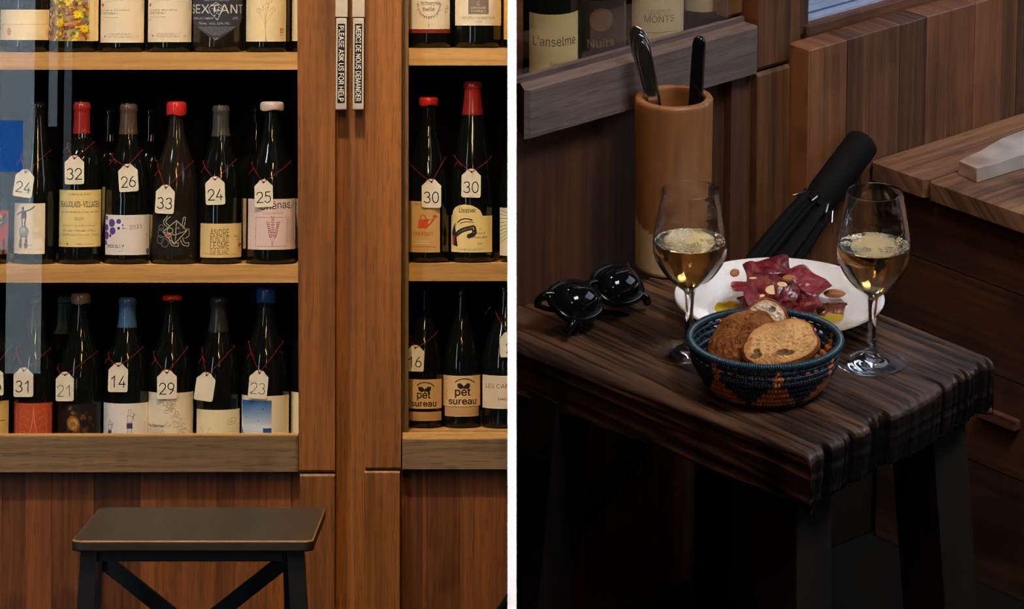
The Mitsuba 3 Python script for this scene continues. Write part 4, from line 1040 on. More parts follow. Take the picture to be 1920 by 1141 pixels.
i_, j_ = np.meshgrid(np.arange(mmz - 1), np.arange(nn), indexing='ij'); qd = np.stack([i_ * nn + j_, i_ * nn + (j_ + 1) % nn, (i_ + 1) * nn + (j_ + 1) % nn, (i_ + 1) * nn + j_], -1).reshape(-1, 4)
put('canopy', trimesh.Trimesh(np.vstack(vv), np.vstack([qd[:, [0, 1, 2]], qd[:, [0, 2, 3]]]), process=False), 'black_cloth', um, M=M, smooth=True)
for k in range(8):
    a_ = k * math.pi / 4 + .2; put('rib_tip', tube([(.020 * math.cos(a_), .020 * math.sin(a_), lh * .93), (.0285 * math.cos(a_), .0285 * math.sin(a_), lh * 1.05)], .0016, 6), 'steel', um, M=M, smooth=True)
put('tip', lathe([(0, Lf - .04), (.006, Lf - .04), (.004, Lf - .004), (0, Lf - .002)], 16), 'steel', um, M=M, smooth=40)
put('floor', boxm(.012, 3.2, 1.0, 7.0, -.05, 0, .001), 'stone', kind='structure')
put('wall_right', boxm(3.2, 3.26, 1.0, 7.0, -.05, 2.6, .001), 'dark_board', kind='structure')

# ---- the rough stool used as a table
tb = thing('wooden_stool', 'rough dark heavy plank stool with cracked edges, serving as the table', 'stool')
cB, cR, cF, cL = [onR(x, y, ZT)[:2] for x, y in ((1392, 480), (1868, 672), (1523, 853), (850, 600))]
XM = .0048


def clip_(a, b): f_ = (XM - a[0]) / (b[0] - a[0]); return a + (b - a) * f_


cP, cQ = clip_(cF, cL), clip_(cB, cL)
gu = (cR - cB) / np.linalg.norm(cR - cB); gv = np.array([-gu[1], gu[0]])
nu, nv, ns, TH = 520, 460, 26, .052
us = np.r_[-np.linspace(1, 1 / ns, ns), np.linspace(0, 1, nu), 1 + np.linspace(1 / ns, 1, ns)]
vs_ = np.r_[-np.linspace(1, 1 / ns, ns), np.linspace(0, 1, nv), 1 + np.linspace(1 / ns, 1, ns)]
U, Vv = np.meshgrid(us, vs_, indexing='ij'); uc, vc = np.clip(U, 0, 1), np.clip(Vv, 0, 1)
fq = .22
st_ = np.where((vc < fq)[..., None], cP + (cQ - cP) * (vc / fq)[..., None], cQ + (cB - cQ) * ((vc - fq) / (1 - fq))[..., None])
en_ = cF + (cR - cF) * vc[..., None]
xy = st_ + (en_ - st_) * uc[..., None]
lu, lv = xy @ gu, xy @ gv
drop = np.maximum(np.maximum(-U, U - 1), np.maximum(-Vv, Vv - 1)).clip(0, 1)
P3 = lambda a, b, c: np.stack([a, b, c], -1)
warp = .012 * (meshkit.fbm(P3(lu * 5, lv * 9, lu * 0), 3, 3) - .5)
g1 = .6 * meshkit.fbm(P3(lu * 4, (lv + warp) * 48, lu * 0), 3, 1) + .4 * meshkit.fbm(P3(lu * 7, (lv + warp) * 120, lu * 0), 3, 31); g2 = meshkit.fbm(P3(lu * 9, (lv + warp * .7) * 230, lu * 0), 3, 2); g3 = meshkit.fbm(P3(lu * 30, lv * 60, lu * 0), 3, 6)
crack = np.clip((.44 - g1) / .07, 0, 1) ** 1.3; fine = np.clip((.46 - g2) / .2, 0, 1)
edge = np.minimum(1, np.minimum((1 - uc) / .16, 1)); rough = .35 + .65 * (1 - edge) + .25 * (1 - np.minimum(1, np.minimum(vc, 1 - vc) / .12))
relief = -(.0030 * crack * rough + .0015 * fine + .0008 * np.clip(g3 - .5, 0, 1) * 2)
# worn rounded edges
du = (1 - uc) * np.linalg.norm(cR - cB); dv0 = vc * np.linalg.norm(cR - cF); dv1 = (1 - vc) * np.linalg.norm(cR - cF)
rnd = lambda d_, r_: r_ - np.sqrt(np.maximum(r_ ** 2 - np.maximum(r_ - d_, 0) ** 2, 0))
eu = .006 + .009 * meshkit.fbm(P3(lu * 0 + 3, lv * 60, lu * 0), 3, 9)
z = ZT - .0004 + relief - rnd(du, eu) * .75 - rnd(dv0, .008 + lu * 0) * .7 - rnd(dv1, .006 + lu * 0) * .6
z = z - drop * TH
sg_ = meshkit.fbm(P3(lu * 6, z * 150 + lu * 6, lv * 2), 3, 11) - .5
side = (drop > 0)
# layered sides and an end grain that is eaten away between the grain lines
ux = np.where(U > 1, 1, 0) * drop; inset_end = -(.016 * crack + .012 * (1 - np.clip(g1 * 1.6, 0, 1))) * np.clip(1 - (1 - uc) / .05, 0, 1) - np.where(U > 1, .010 * drop ** 2 + .008 * sg_, 0)
inset_side = np.where(Vv < 0, .005 * sg_ * 2 + .004 * drop, 0)
inset_end = inset_end * .55
xy = xy + gu * inset_end[..., None] + gv * inset_side[..., None]
xy[..., 0] = np.maximum(xy[..., 0], XM)
na, nb_ = U.shape; i_, j_ = np.meshgrid(np.arange(na - 1), np.arange(nb_ - 1), indexing='ij')
qd = np.stack([i_ * nb_ + j_, (i_ + 1) * nb_ + j_, (i_ + 1) * nb_ + j_ + 1, i_ * nb_ + j_ + 1], -1).reshape(-1, 4)
vv = np.c_[xy.reshape(-1, 2), z.reshape(-1)]
fb = np.vstack([qd[:, [0, 1, 2]], qd[:, [0, 2, 3]]])
bc = len(vv); rim = np.r_[np.arange(na) * nb_, (na - 1) * nb_ + np.arange(nb_), (np.arange(na) * nb_ + nb_ - 1)[::-1], np.arange(nb_)[::-1]]
vv = np.vstack([vv, [np.r_[xy.reshape(-1, 2).mean(0), ZT - TH]]]); fb = np.vstack([fb, np.stack([np.roll(rim, -1), rim, np.full(len(rim), bc)], 1)])
tone = meshkit.fbm(P3(lu * 7, lv * 22, z * 40), 3, 20); orange = np.clip((meshkit.fbm(P3(lu * 8, lv * 14, z * 9), 3, 25) - .5) * 4, 0, 1)
ca, cb_ = S(44, 28, 18), S(84, 57, 39)
colr = ca + (cb_ - ca) * np.clip(.5 + (tone - .5) * 2.2 + (g2 - .5) * 1.3, 0, 1)[..., None]
colr = colr * (1 - .35 * orange[..., None]) + S(84, 50, 26) * .35 * orange[..., None]
colr = colr * (1 - .78 * crack * (.45 + .55 * rough) - .5 * fine)[..., None]
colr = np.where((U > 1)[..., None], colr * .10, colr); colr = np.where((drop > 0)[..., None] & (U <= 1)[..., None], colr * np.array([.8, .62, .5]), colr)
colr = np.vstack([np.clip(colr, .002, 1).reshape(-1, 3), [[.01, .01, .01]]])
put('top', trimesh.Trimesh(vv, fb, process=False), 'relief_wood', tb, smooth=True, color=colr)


def stool_leg(pt, pb, w, d, zt_=ZT - TH + .002):
    pt, pb = np.array(pt), np.array(pb); v = []
    for c_, z_ in ((pb, 0.0005), (pt, zt_)):
        for a_, b_ in ((-1, -1), (1, -1), (1, 1), (-1, 1)): q_ = c_ + gu * a_ * w / 2 + gv * b_ * d / 2; v.append([max(q_[0], XM), q_[1], z_])
    m_ = trimesh.convex.convex_hull(np.array(v)); return m_


ctr = (cB + cR + cF + cP) / 4
for c_ in (cR + gu * -.055 + gv * -.05, cF + gu * -.075 + gv * .045, cB + gu * .04 + gv * -.05, cP + gu * .03 + gv * .03):
    o_ = (c_ - ctr) / np.linalg.norm(c_ - ctr); board('leg', stool_leg(c_, c_ + o_ * .035, .065, .05), 'shaded_wood', ZV, tb)

# ---- wooden cutlery cup
xy = onR(1261, 499, ZT)[:2]; HC = z_at(xy[0], xy[1], 181) - ZT
rc = 73.5 / pxR((xy[0], xy[1], ZT + HC))[2]
rb = 70 / pxR((xy[0], xy[1], ZT + .03))[2]
prof = [(0, .0), (rb - .002, 0), (rb, .002), (rb * .5 + rc * .5, HC * .5), (rc, HC - .003), (rc - .0015, HC - .0006), (rc - .003, HC), (rc - .0075, HC), (rc - .009, HC - .0015), (rc - .0095, HC - .006), (rc - .010, .012), (0, .012)]
m = lathe(curve(prof[2:5], 60).tolist(), 72); full = lathe(prof[:3] + curve(prof[2:5], 60)[1:].tolist() + prof[5:], 72)
v = full.vertices; a = np.arctan2(v[:, 1], v[:, 0]); zz = v[:, 2]; r_ = np.hypot(v[:, 0], v[:, 1])
g = meshkit.fbm(np.c_[np.cos(a) * 9, np.sin(a) * 9, zz * 9], 3, 2); gg = meshkit.fbm(np.c_[np.cos(a) * 40, np.sin(a) * 40, zz * 14], 2, 3)
line_ = .058 - .020 * np.sin(a + 2.4) + .006 * np.sin(3 * a)
cv_, cp_ = S(126, 82, 46), S(186, 158, 118)
col = cv_ * (.72 + .55 * g + .2 * (gg - .5))[:, None]; pale = (zz < line_) & (r_ > rb - .004); col[pale] = (cp_ * (.85 + .3 * g)[:, None])[pale]
v2 = v.copy(); out = r_ > rb * .9; v2[out, :2] *= (1 + .006 * (g[out] - .5))[:, None]; full.vertices = v2
cup = put('cutlery_cup', full, 'gloss', M=trans(xy[0], xy[1], ZT + .0006), smooth=True, color=np.clip(col, 0, 1))
scene['cup_wood'] = {**scene['gloss'], 'bsdf': {**scene['gloss']['bsdf'], 'roughness': .4}}; scene[cup]['bsdf'] = {'type': 'ref', 'id': 'cup_wood'}
labels[cup] = {'label': 'tall brown wooden cylinder with pale base holding cutlery', 'category': 'cutlery cup'}


def strap(path, widths, thick, normal, n=14):
    """A flattened bar along a path: an oval section of the given widths and thicknesses."""
    p = np.asarray(path); t_ = np.gradient(p, axis=0); t_ /= np.linalg.norm(t_, axis=1, keepdims=True); normal = np.array(normal, float)
    a_ = np.cross(t_, normal); a_ /= np.linalg.norm(a_, axis=1, keepdims=True); b_ = np.cross(a_, t_); ang = np.arange(n) * 2 * np.pi / n
    ca_, sa_ = np.sign(np.cos(ang)) * np.abs(np.cos(ang)) ** .8, np.sign(np.sin(ang)) * np.abs(np.sin(ang)) ** .8
    w_, th_ = np.broadcast_to(widths, len(p)), np.broadcast_to(thick, len(p))
    v = p[:, None] + (w_[:, None] / 2 * ca_)[..., None] * a_[:, None] + (th_[:, None] / 2 * sa_)[..., None] * b_[:, None]
    i_, j_ = np.meshgrid(np.arange(len(p) - 1), np.arange(n), indexing='ij'); q_ = np.stack([i_ * n + j_, i_ * n + (j_ + 1) % n, (i_ + 1) * n + (j_ + 1) % n, (i_ + 1) * n + j_], -1).reshape(-1, 4)
    f = np.vstack([q_[:, [0, 1, 2]], q_[:, [0, 2, 3]]]); v = np.vstack([v.reshape(-1, 3), p[0], p[-1]]); k = np.arange(n); L_0 = len(p) * n; e = (len(p) - 1) * n
    m_ = trimesh.Trimesh(v, np.vstack([f, np.stack([(k + 1) % n, k, k * 0 + L_0], 1), np.stack([e + k, e + (k + 1) % n, k * 0 + L_0 + 1], 1)]), process=False)
    if m_.volume < 0: m_.invert()
    return m_


SC = pxR((xy[0], xy[1], ZT + HC))[2]
for k, (xt, yt, xb, wd_, dy, lab) in enumerate(((1182, 49, 1216, .0240, .006, 'steel fork handle standing in the wooden cup, rearmost and tallest'), (1188, 64, 1212, .0215, -.004, 'steel spoon handle in the wooden cup, middle of the three'), (1193, 78, 1213, .0165, -.013, 'steel spoon handle in the wooden cup, front and shortest'))):
    yy = xy[1] + dy; top_ = np.array([xy[0] + (xt - 1256) / SC, yy, z_at(xy[0], yy, yt)]); b_ = np.array([xy[0] + (xb - 1252) / SC, yy, z_at(xy[0], yy, 190)])
    d_ = (b_ - top_) / np.linalg.norm(b_ - top_); Ls = .205; tt = np.linspace(0, 1, 40); pth = top_ + d_ * (tt * Ls)[:, None] + np.outer(np.sin(tt * 3) * .003, [0, -1, 0])
    prof_w = np.interp(tt, [0, .012, .04, .09, .3, .6, 1], [.15, .55, .85, 1, .78, .42, .36]) * wd_
    sp = thing('steel_fork' if 'fork' in lab else 'steel_spoon', lab, 'cutlery', 'steel cutlery in the wooden cup'); put('handle', strap(pth, prof_w, np.interp(tt, [0, .02, .1, 1], [.0012, .0028, .003, .0026]), (-.25, -1, .1)), 'steel', sp, smooth=True)
kn = thing('table_knife', 'black-handled knife standing upright in the wooden cup', 'knife')
top_ = np.array([xy[0] + (1303 - 1256) / SC, xy[1] + .004, 0]); top_[2] = z_at(top_[0], top_[1], 68); b_ = np.array([xy[0] + (1297 - 1256) / SC, xy[1] + .004, 0]); b_[2] = z_at(b_[0], b_[1], 190)
d_ = (b_ - top_) / np.linalg.norm(b_ - top_); tt = np.linspace(0, 1, 30)
put('handle', strap(top_ + d_ * (tt * .095)[:, None], np.interp(tt, [0, .03, .1, 1], [.007, .0125, .0155, .0165]), np.interp(tt, [0, .04, .12, 1], [.006, .010, .0115, .0115]), (-.35, -1, 0), 20), 'black_gloss', kn, smooth=True)
put('blade', strap(top_ + d_ * (.094 + tt * .09)[:, None], .014, .0016, (-.35, -1, 0), 12), 'steel', kn, smooth=True)

# ---- wine glasses
GP = [(361, 53), (375, 55.2), (400, 60), (425, 64.8), (445, 68.3), (462, 70.3), (478, 69.6), (495, 64.5), (512, 55), (528, 43), (542, 28.5), (551, 17), (557, 10.5)]


def wine_glass(xb, yb, xr, yr, label, surf, bub):
    c = onR(xb, yb, ZT)[:2]; k = pxR((c[0], c[1], ZT + .08))[2]; t = thing('wine_glass', label, 'wine glass', 'wine glasses on the wooden stool')
    zt_ = z_at(c[0], c[1], yr) - ZT; zof = lambda y: zt_ * (680 - y) / (680 - 361.0)
    b_ = curve([(r / k, zof(y)) for y, r in GP], 56); M = trans(c[0], c[1], ZT + .0006)
    wall = .0014; nrm = np.gradient(b_, axis=0); nrm = np.c_[nrm[:, 1], -nrm[:, 0]]; nrm /= np.linalg.norm(nrm, axis=1, keepdims=True)
    inner = b_ + nrm * np.interp(np.arange(len(b_)), [0, 40, 55], [wall, wall, .0022])[:, None] * np.where(nrm[:, :1] < 0, 1, 1)
    inner = inner[inner[:, 0] > 0]
    stem = curve([(10.5 / k, zof(557)), (8.4 / k, zof(572)), (7.2 / k, zof(600)), (7.4 / k, zof(630)), (9.5 / k, zof(647)), (13 / k, zof(660)), (23 / k, zof(668.5)), (42 / k, zof(674.5)), (67.5 / k, .0016)], 50)
    prof = np.vstack([[[0, inner[-1, 1]]], inner[::-1], [((b_[0] + inner[0]) / 2 + (inner[0] - b_[0]) / 2 * math.cos(q_) + np.array([0, .0006 * math.sin(q_)])) for q_ in np.linspace(.4, math.pi - .4, 6)], b_, stem[1:], [(68 / k, .0008), (66 / k, 0), (0, 0.0)]])
    mg = lathe(prof[::-1], 72); put('glass', mg, 'clear_glass', t, M=M, smooth=50)
    zs_ = zof(surf); ins = inner[::-1]; ins = ins[ins[:, 1] <= zs_ - .0008]; rs = np.interp(zs_, inner[::-1, 1], inner[::-1, 0])
    wp = np.vstack([[(0, ins[0, 1] + .0008)], ins + [-.0007, .0008], [(rs - .0005, zs_ - .0001)], [(rs - .0012, zs_)], [(0, zs_)]])
    w_ = thing('sparkling_wine', 'golden sparkling wine in the ' + label, 'wine', 'sparkling wine in the two glasses')
    put('liquid', lathe(wp, 72), 'wine_liquid', w_, M=M, smooth=40)
    fr = []
    rf = np.random.default_rng(int(xb) + 5); na_ = 0
    while na_ < 1100:
        a_, q_ = rf.uniform(0, 6.283), math.sqrt(rf.uniform(0, 1)) * (rs - .004); X2, Y2 = q_ * math.cos(a_), q_ * math.sin(a_)
        if meshkit.fbm(np.array([X2 * 70, Y2 * 70, xb]), 3, 1) < .50: na_ += .2; continue
        sp_ = trimesh.creation.icosphere(0, rf.uniform(.0004, .0009)); sp_.apply_translation([X2, Y2, zs_ + .0002]); fr.append(sp_); na_ += 1
    r_ = np.random.default_rng(int(xb))
    for q_ in range(bub):
        if q_ < bub * .7: a_ = r_.uniform(0, 6.283); rr_ = rs - .0016 - abs(r_.normal(0, .0012)); zc = zs_ + .0001; s_ = r_.uniform(.0003, .0008)
        else:
            a_ = [.3, 1.4, 2.6, 3.7, 4.6, 5.6][r_.integers(0, 6)] + r_.normal(0, .03); zc = zs_ * .70 + r_.uniform(0, 1) * (zs_ * .28); rr_ = np.interp(zc, inner[::-1, 1], inner[::-1, 0]) * .62; s_ = r_.uniform(.0002, .0005)
        sp_ = trimesh.creation.icosphere(1, s_); sp_.apply_translation([rr_ * math.cos(a_), rr_ * math.sin(a_), zc]); fr.append(sp_)
    mb = cat(*fr); put('bubbles', mb, 'paint', w_, M=M, smooth=True, color=solid(mb, S(236, 224, 196)), kind='stuff', label='fine bubbles')


wine_glass(1292, 664, 1291, 357, 'left wine glass, beside the wooden cup', 459, 420)
wine_glass(1634, 680, 1634, 361, 'right wine glass, beside the white plate', 459, 260)

# ---- plate with cured ham and almonds
pc_ = onR(1461, 558, ZT + .024); RP = 197 / pxR((pc_[0], pc_[1], ZT + .02))[2]
pl = put('plate', lathe([(0, .0025), (.05, .0022), (.054, 0), (.058, 0), (.062, .004), (.085, .011), (RP - .002, .0235), (RP, .025), (RP - .0008, .0266), (RP - .003, .0264), (.086, .0150), (.078, .0085), (.070, .0062), (0, .0055)], 96), 'porcelain', M=trans(pc_[0], pc_[1], ZT + .0006), smooth=40)
labels[pl] = {'label': 'round white porcelain plate of cured ham between the two wine glasses', 'category': 'plate'}
PZ = ZT + .0064


def oil_pool(x, y, r, seed, label):
    a_ = np.arange(48) * 2 * np.pi / 48; rr = r * (1 + .3 * (meshkit.fbm(np.c_[np.cos(a_) * 2, np.sin(a_) * 2, a_ * 0], 3, seed) - .5) * 2); c_ = onR(x, y, PZ + .001)
    rings_ = [np.c_[c_[0] + rr * f_ * np.cos(a_) * 1.2, c_[1] + rr * f_ * np.sin(a_), np.full(48, PZ + h_)] for f_, h_ in ((1, .0002), (.97, .0008), (.85, .0011), (.4, .0012))]
    v = np.vstack(rings_ + [[[c_[0], c_[1], PZ + .0012]]]); f = []
    for k in range(3):
        for i in range(48): a0, a1 = k * 48 + i, k * 48 + (i + 1) % 48; f += [[a0, a1, a1 + 48], [a0, a1 + 48, a0 + 48]]
    for i in range(48): f.append([144 + i, 144 + (i + 1) % 48, 192])
    o_ = put('olive_oil', trimesh.Trimesh(v, f, process=False), 'oil', smooth=True); labels[o_] = {'label': label, 'category': 'oil', 'kind': 'stuff'}


oil_pool(1362, 573, .017, 1, 'yellow green olive oil pooled left of the ham on the plate')
oil_pool(1558, 594, .016, 2, 'yellow olive oil pooled right of the ham, behind the basket rim')


def ham(px, py, zc, L, Wd, H, rot, tiltx, tilty, folds, seed, base, label, twist=.3):
    na_, nb2 = 72, 72; a_, b_ = np.meshgrid(np.linspace(-1, 1, na_), np.linspace(-1, 1, nb2), indexing='ij')
    n_ = meshkit.fbm(P3(a_ * 1.1, b_ * 1.1, a_ * 0 + seed), 2, seed) - .5
    edge_ = 1 - .12 * np.abs(a_) ** 3
    y = b_ * Wd / 2 * edge_ * (1 - .25 * (folds > 1)); x = a_ * L / 2 * (1 - .15 * b_ ** 2) + .012 * n_
    h = H * np.cos(b_ * math.pi / 2 * folds + twist * a_) * (1 - .25 * a_ ** 2) + .011 * n_ + .0010 * (meshkit.fbm(P3(a_ * 14, b_ * 9, a_ * 0 + seed), 3, seed + 4) - .5)
    y = y + .35 * H * np.sin(b_ * math.pi * folds + seed + twist * 2 * a_)
    top = P3(x, y, h).reshape(-1, 3); m0 = trimesh.Trimesh(top, np.zeros((0, 3), int), process=False)
    i_, j_ = np.meshgrid(np.arange(na_ - 1), np.arange(nb2 - 1), indexing='ij'); q_ = np.stack([i_ * nb2 + j_, (i_ + 1) * nb2 + j_, (i_ + 1) * nb2 + j_ + 1, i_ * nb2 + j_ + 1], -1).reshape(-1, 4); f = np.vstack([q_[:, [0, 1, 2]], q_[:, [0, 2, 3]]])
    nr = trimesh.Trimesh(top, f, process=False).vertex_normals; bot = top - nr * .0018; k = len(top)
    rim_ = np.r_[np.arange(na_) * nb2, (na_ - 1) * nb2 + np.arange(1, nb2), (np.arange(na_ - 1) * nb2 + nb2 - 1)[::-1], np.arange(1, nb2 - 1)[::-1]]; r2 = np.roll(rim_, -1)
    f = np.vstack([f, f[:, ::-1] + k, np.stack([rim_, rim_ + k, r2 + k], 1), np.stack([rim_, r2 + k, r2], 1)])
    fat = np.clip((meshkit.fbm(P3(a_ * 5, b_ * 2.5, a_ * 0 + seed * 3), 3, seed + 5) - .58) * 7, 0, 1).reshape(-1, 1) * .55
    rimfat = (np.clip((b_ - .90) / .08, 0, 1) * (meshkit.noise(P3(a_ * 3, a_ * 0, a_ * 0 + seed), 3) > .45)).reshape(-1, 1) * .8
    c_ = S(*base) * (.4 + 1.2 * meshkit.fbm(P3(a_ * 5, b_ * 3, a_ * 0), 4, seed + 2).reshape(-1, 1)); fat_c = S(196, 132, 120); c_ = c_ * (1 - fat) + S(150, 60, 62) * fat; c_ = c_ * (1 - rimfat) + fat_c * rimfat
    m = trimesh.Trimesh(np.vstack([top, bot]), f, process=False)
    o_ = onR(px, py, zc); m.apply_transform(rotm([1, 0, 0], tiltx)); m.apply_transform(rotm([0, 1, 0], tilty)); m.apply_transform(rotm([0, 0, 1], rot)); m.apply_translation(o_)
    v = m.vertices.copy(); v[:, 2] = np.maximum(v[:, 2], PZ + .0004 + .0004 * seed / 10); m.vertices = v
    k_ = put('cured_ham_slice', m, 'ham_meat', smooth=True, color=np.clip(np.vstack([c_, c_]), 0, 1)); labels[k_] = {'label': label, 'category': 'cured ham', 'group': 'cured ham slices on the white plate'}


principled('ham_meat', {'type': 'mesh_attribute', 'name': 'vertex_color'}, 0.32, specular=0.5)
DR, RD2, BR = (88, 16, 22), (110, 26, 32), (104, 52, 36)
ham(1402, 553, PZ + .016, .052, .046, .018, 70, 28, 0, 1, 3, RD2, 'cured ham slice standing at the left end of the heap')
ham(1440, 520, PZ + .026, .060, .040, .016, 20, 30, -14, 1, 5, DR, 'ridge-like cured ham slice at the top of the heap')
ham(1452, 549, PZ + .018, .055, .044, .014, -12, 34, 8, 1, 7, DR, 'folded cured ham slice in the middle of the heap')
ham(1478, 566, PZ + .010, .036, .030, .012, 80, 20, 12, 1, 9, RD2, 'small cured ham slice standing before the middle of the heap')
ham(1508, 542, PZ + .020, .052, .044, .017, -35, 25, 12, 1, 11, RD2, 'cured ham slice with pale fat edge right of the heap top')
ham(1512, 568, PZ + .010, .050, .036, .012, -60, 22, 10, 1, 13, DR, 'cured ham slice lying low at the right front of the heap')
ham(1430, 568, PZ + .010, .050, .034, .012, 10, 26, 0, 1, 15, DR, 'cured ham slice lying low behind the bread')
ham(1558, 577, PZ + .006, .030, .022, .007, 10, 8, 6, 2, 17, BR, 'frayed brown cured ham piece at the right end of the heap')


def almond(px, py, zc, L, rot, tx, cut, label):
    m = trimesh.creation.icosphere(3, 1.0); v = m.vertices.copy(); s = 1 - .35 * np.clip(v[:, 0], 0, 1) ** 2; v = np.c_[v[:, 0] * L / 2, v[:, 1] * L * .30 * s, v[:, 2] * L * .19 * s]
    c_ = S(150, 92, 54) * (.7 + .6 * meshkit.fbm(v * [250, 900, 900], 2, 3))[:, None]
    if cut:
        lim = L * .02; on_ = v[:, 2] > lim; v[on_, 2] = lim; c_[on_] = S(224, 186, 140)
        if cut == 2: on2 = v[:, 0] > L * .1; v[on2, 0] = L * .1; c_[on2 & on_] = S(224, 186, 140)
    m = trimesh.Trimesh(v, m.faces, process=False); m.apply_transform(rotm([1, 0, 0], tx)); m.apply_transform(rotm([0, 0, 1], rot)); m.apply_translation(onR(px, py, zc))
    k_ = put('almond', m, 'paint', smooth=False, color=c_); labels[k_] = {'label': label, 'category': 'almond', 'group': 'almonds on the ham plate'}


almond(1565, 550, PZ + .012, .025, -4, -8, 0, 'whole brown almond on the white plate at the right end of the ham')
almond(1378, 511, PZ + .048, .016, 55, 30, 0, 'almond perched on the upper left edge of the ham')
almond(1449, 543, PZ + .040, .017, 10, 55, 2, 'chopped almond with pale cut top in the middle of the ham')
almond(1467, 533, PZ + .042, .013, -40, 20, 1, 'almond sliver right of the chopped almond with pale top')
almond(1478, 521, PZ + .040, .016, 30, 20, 0, 'almond tucked behind the ham ridge')
almond(1429, 554, PZ + .036, .009, 70, 0, 1, 'tiny almond crumb, upper of two on the left of the ham')
almond(1431, 566, PZ + .030, .009, 20, 0, 1, 'tiny almond crumb, lower of two on the left of the ham')
almond(1412, 521, PZ + .044, .009, 10, 0, 1, 'pale almond chip on top of the left ham slice')

# ---- coiled bread basket
bk = thing('bread_basket', 'blue and orange coiled bread basket in front of the white plate', 'basket')
bc_ = onR(1433, 729, ZT)[:2]; zb = z_at(bc_[0], bc_[1], 629) - ZT; kb = pxR((bc_[0], bc_[1], ZT + .05))[2]; RB = 143 / kb; rb_ = .060
r_ = np.random.default_rng(6)
TEAL, NAVY, ORG, DKB = S(28, 58, 70), S(18, 27, 44), S(190, 104, 40), S(18, 22, 28)


def coil(R0, z0, rm, nst, colour, n=6, sides=10):
    """One coil of the basket: a ring bound by nst stitches, each stitch a swelling with its own colour."""
    N_ = nst * n; th_ = np.arange(N_) * 2 * np.pi / N_; ph = (np.arange(N_) % n) / n
    sw = .80 + .24 * np.sin(np.pi * ph); ang = np.arange(sides) * 2 * np.pi / sides
    rr = R0 + rm * sw[:, None] * np.cos(ang); zz = z0 + rm * sw[:, None] * np.sin(ang)
    v = np.stack([rr * np.cos(th_)[:, None], rr * np.sin(th_)[:, None], zz], -1).reshape(-1, 3)
    i_, j_ = np.meshgrid(np.arange(N_), np.arange(sides), indexing='ij'); i2 = (i_ + 1) % N_
    q_ = np.stack([i_ * sides + j_, i2 * sides + j_, i2 * sides + (j_ + 1) % sides, i_ * sides + (j_ + 1) % sides], -1).reshape(-1, 4)
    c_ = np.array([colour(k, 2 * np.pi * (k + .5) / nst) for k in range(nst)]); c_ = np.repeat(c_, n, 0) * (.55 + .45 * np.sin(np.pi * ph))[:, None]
    return trimesh.Trimesh(v, np.vstack([q_[:, [0, 1, 2]], q_[:, [0, 2, 3]]]), process=False), np.repeat(c_, sides, 0)


prof_b = curve([(rb_ - .006, .004), (rb_ + .003, .013), (.070, .026), (.0765, .040), (RB - .001, zb - .004)], 60)
dd = np.r_[0, np.cumsum(np.linalg.norm(np.diff(prof_b, axis=0), axis=1))]; ncoil = 9
qs = np.linspace(0, dd[-1], ncoil); rm0 = dd[-1] / (ncoil - 1) / 2 * .98
for k, q_ in enumerate(qs):
    R0, z0 = np.interp(q_, dd, prof_b[:, 0]), np.interp(q_, dd, prof_b[:, 1]); gap = k in (6, 7)
    def colour(j, th_, k=k):
        u_ = ((th_ / (2 * np.pi) * 7 + .12) % 1); w_ = abs(u_ - .5) * 2
        if k == 8: return (TEAL * .85 + NAVY * .3) * r_.uniform(.85, 1.15)
        if k >= 6:
            return (ORG * r_.uniform(.8, 1.1)) if (w_ < .16 and k == 6) or (w_ < .08) else (TEAL if r_.uniform() < .5 else NAVY) * r_.uniform(.7, 1.1)
        lim_ = {0: 1.1, 1: .86, 2: .66, 3: .46, 4: .28, 5: .12}[k]
        return ORG * r_.uniform(.75, 1.1) if w_ < lim_ else NAVY * r_.uniform(.7, 1.1)
    rm = rm0 * (1.12 if k == 8 else .66 if gap else 1.0)
    m, c_ = coil(R0, z0, rm, int(R0 * 2 * np.pi / (.0034 if k < 8 else .0024)), colour)
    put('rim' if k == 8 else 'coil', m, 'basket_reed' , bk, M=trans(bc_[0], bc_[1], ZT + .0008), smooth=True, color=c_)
    if gap or k == 5:        # wrapped spacers that hold the open coils apart
        R1, z1 = np.interp(qs[k + 1], dd, prof_b[:, 0]), np.interp(qs[k + 1], dd, prof_b[:, 1]); ms, cs = [], []
        for j in range(46):
            a_ = (j + .5 * (k % 2)) * 2 * np.pi / 46; u_ = ((a_ / (2 * np.pi) * 7 + .12) % 1)
            mt = tube([(R0 * math.cos(a_), R0 * math.sin(a_), z0), (R1 * math.cos(a_ + .02), R1 * math.sin(a_ + .02), z1)], .0017, 6); ms.append(mt); cs.append(solid(mt, ORG if abs(u_ - .5) < .06 else TEAL * .8))
        put('spacer', cat(*ms), 'basket_reed', bk, M=trans(bc_[0], bc_[1], ZT + .0008), color=np.vstack(cs), kind='stuff')
principled('basket_reed', {'type': 'mesh_attribute', 'name': 'vertex_color'}, 0.36, specular=0.5)
ms, cs = [], []
for k in range(9):
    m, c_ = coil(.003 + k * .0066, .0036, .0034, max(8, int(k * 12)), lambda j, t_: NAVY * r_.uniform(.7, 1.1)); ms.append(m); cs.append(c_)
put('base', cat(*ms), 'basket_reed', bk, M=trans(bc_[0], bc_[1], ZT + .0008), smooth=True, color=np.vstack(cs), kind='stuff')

# ---- bread slices
principled('bread_paint', {'type': 'mesh_attribute', 'name': 'vertex_color'}, 0.75, specular=0.2)


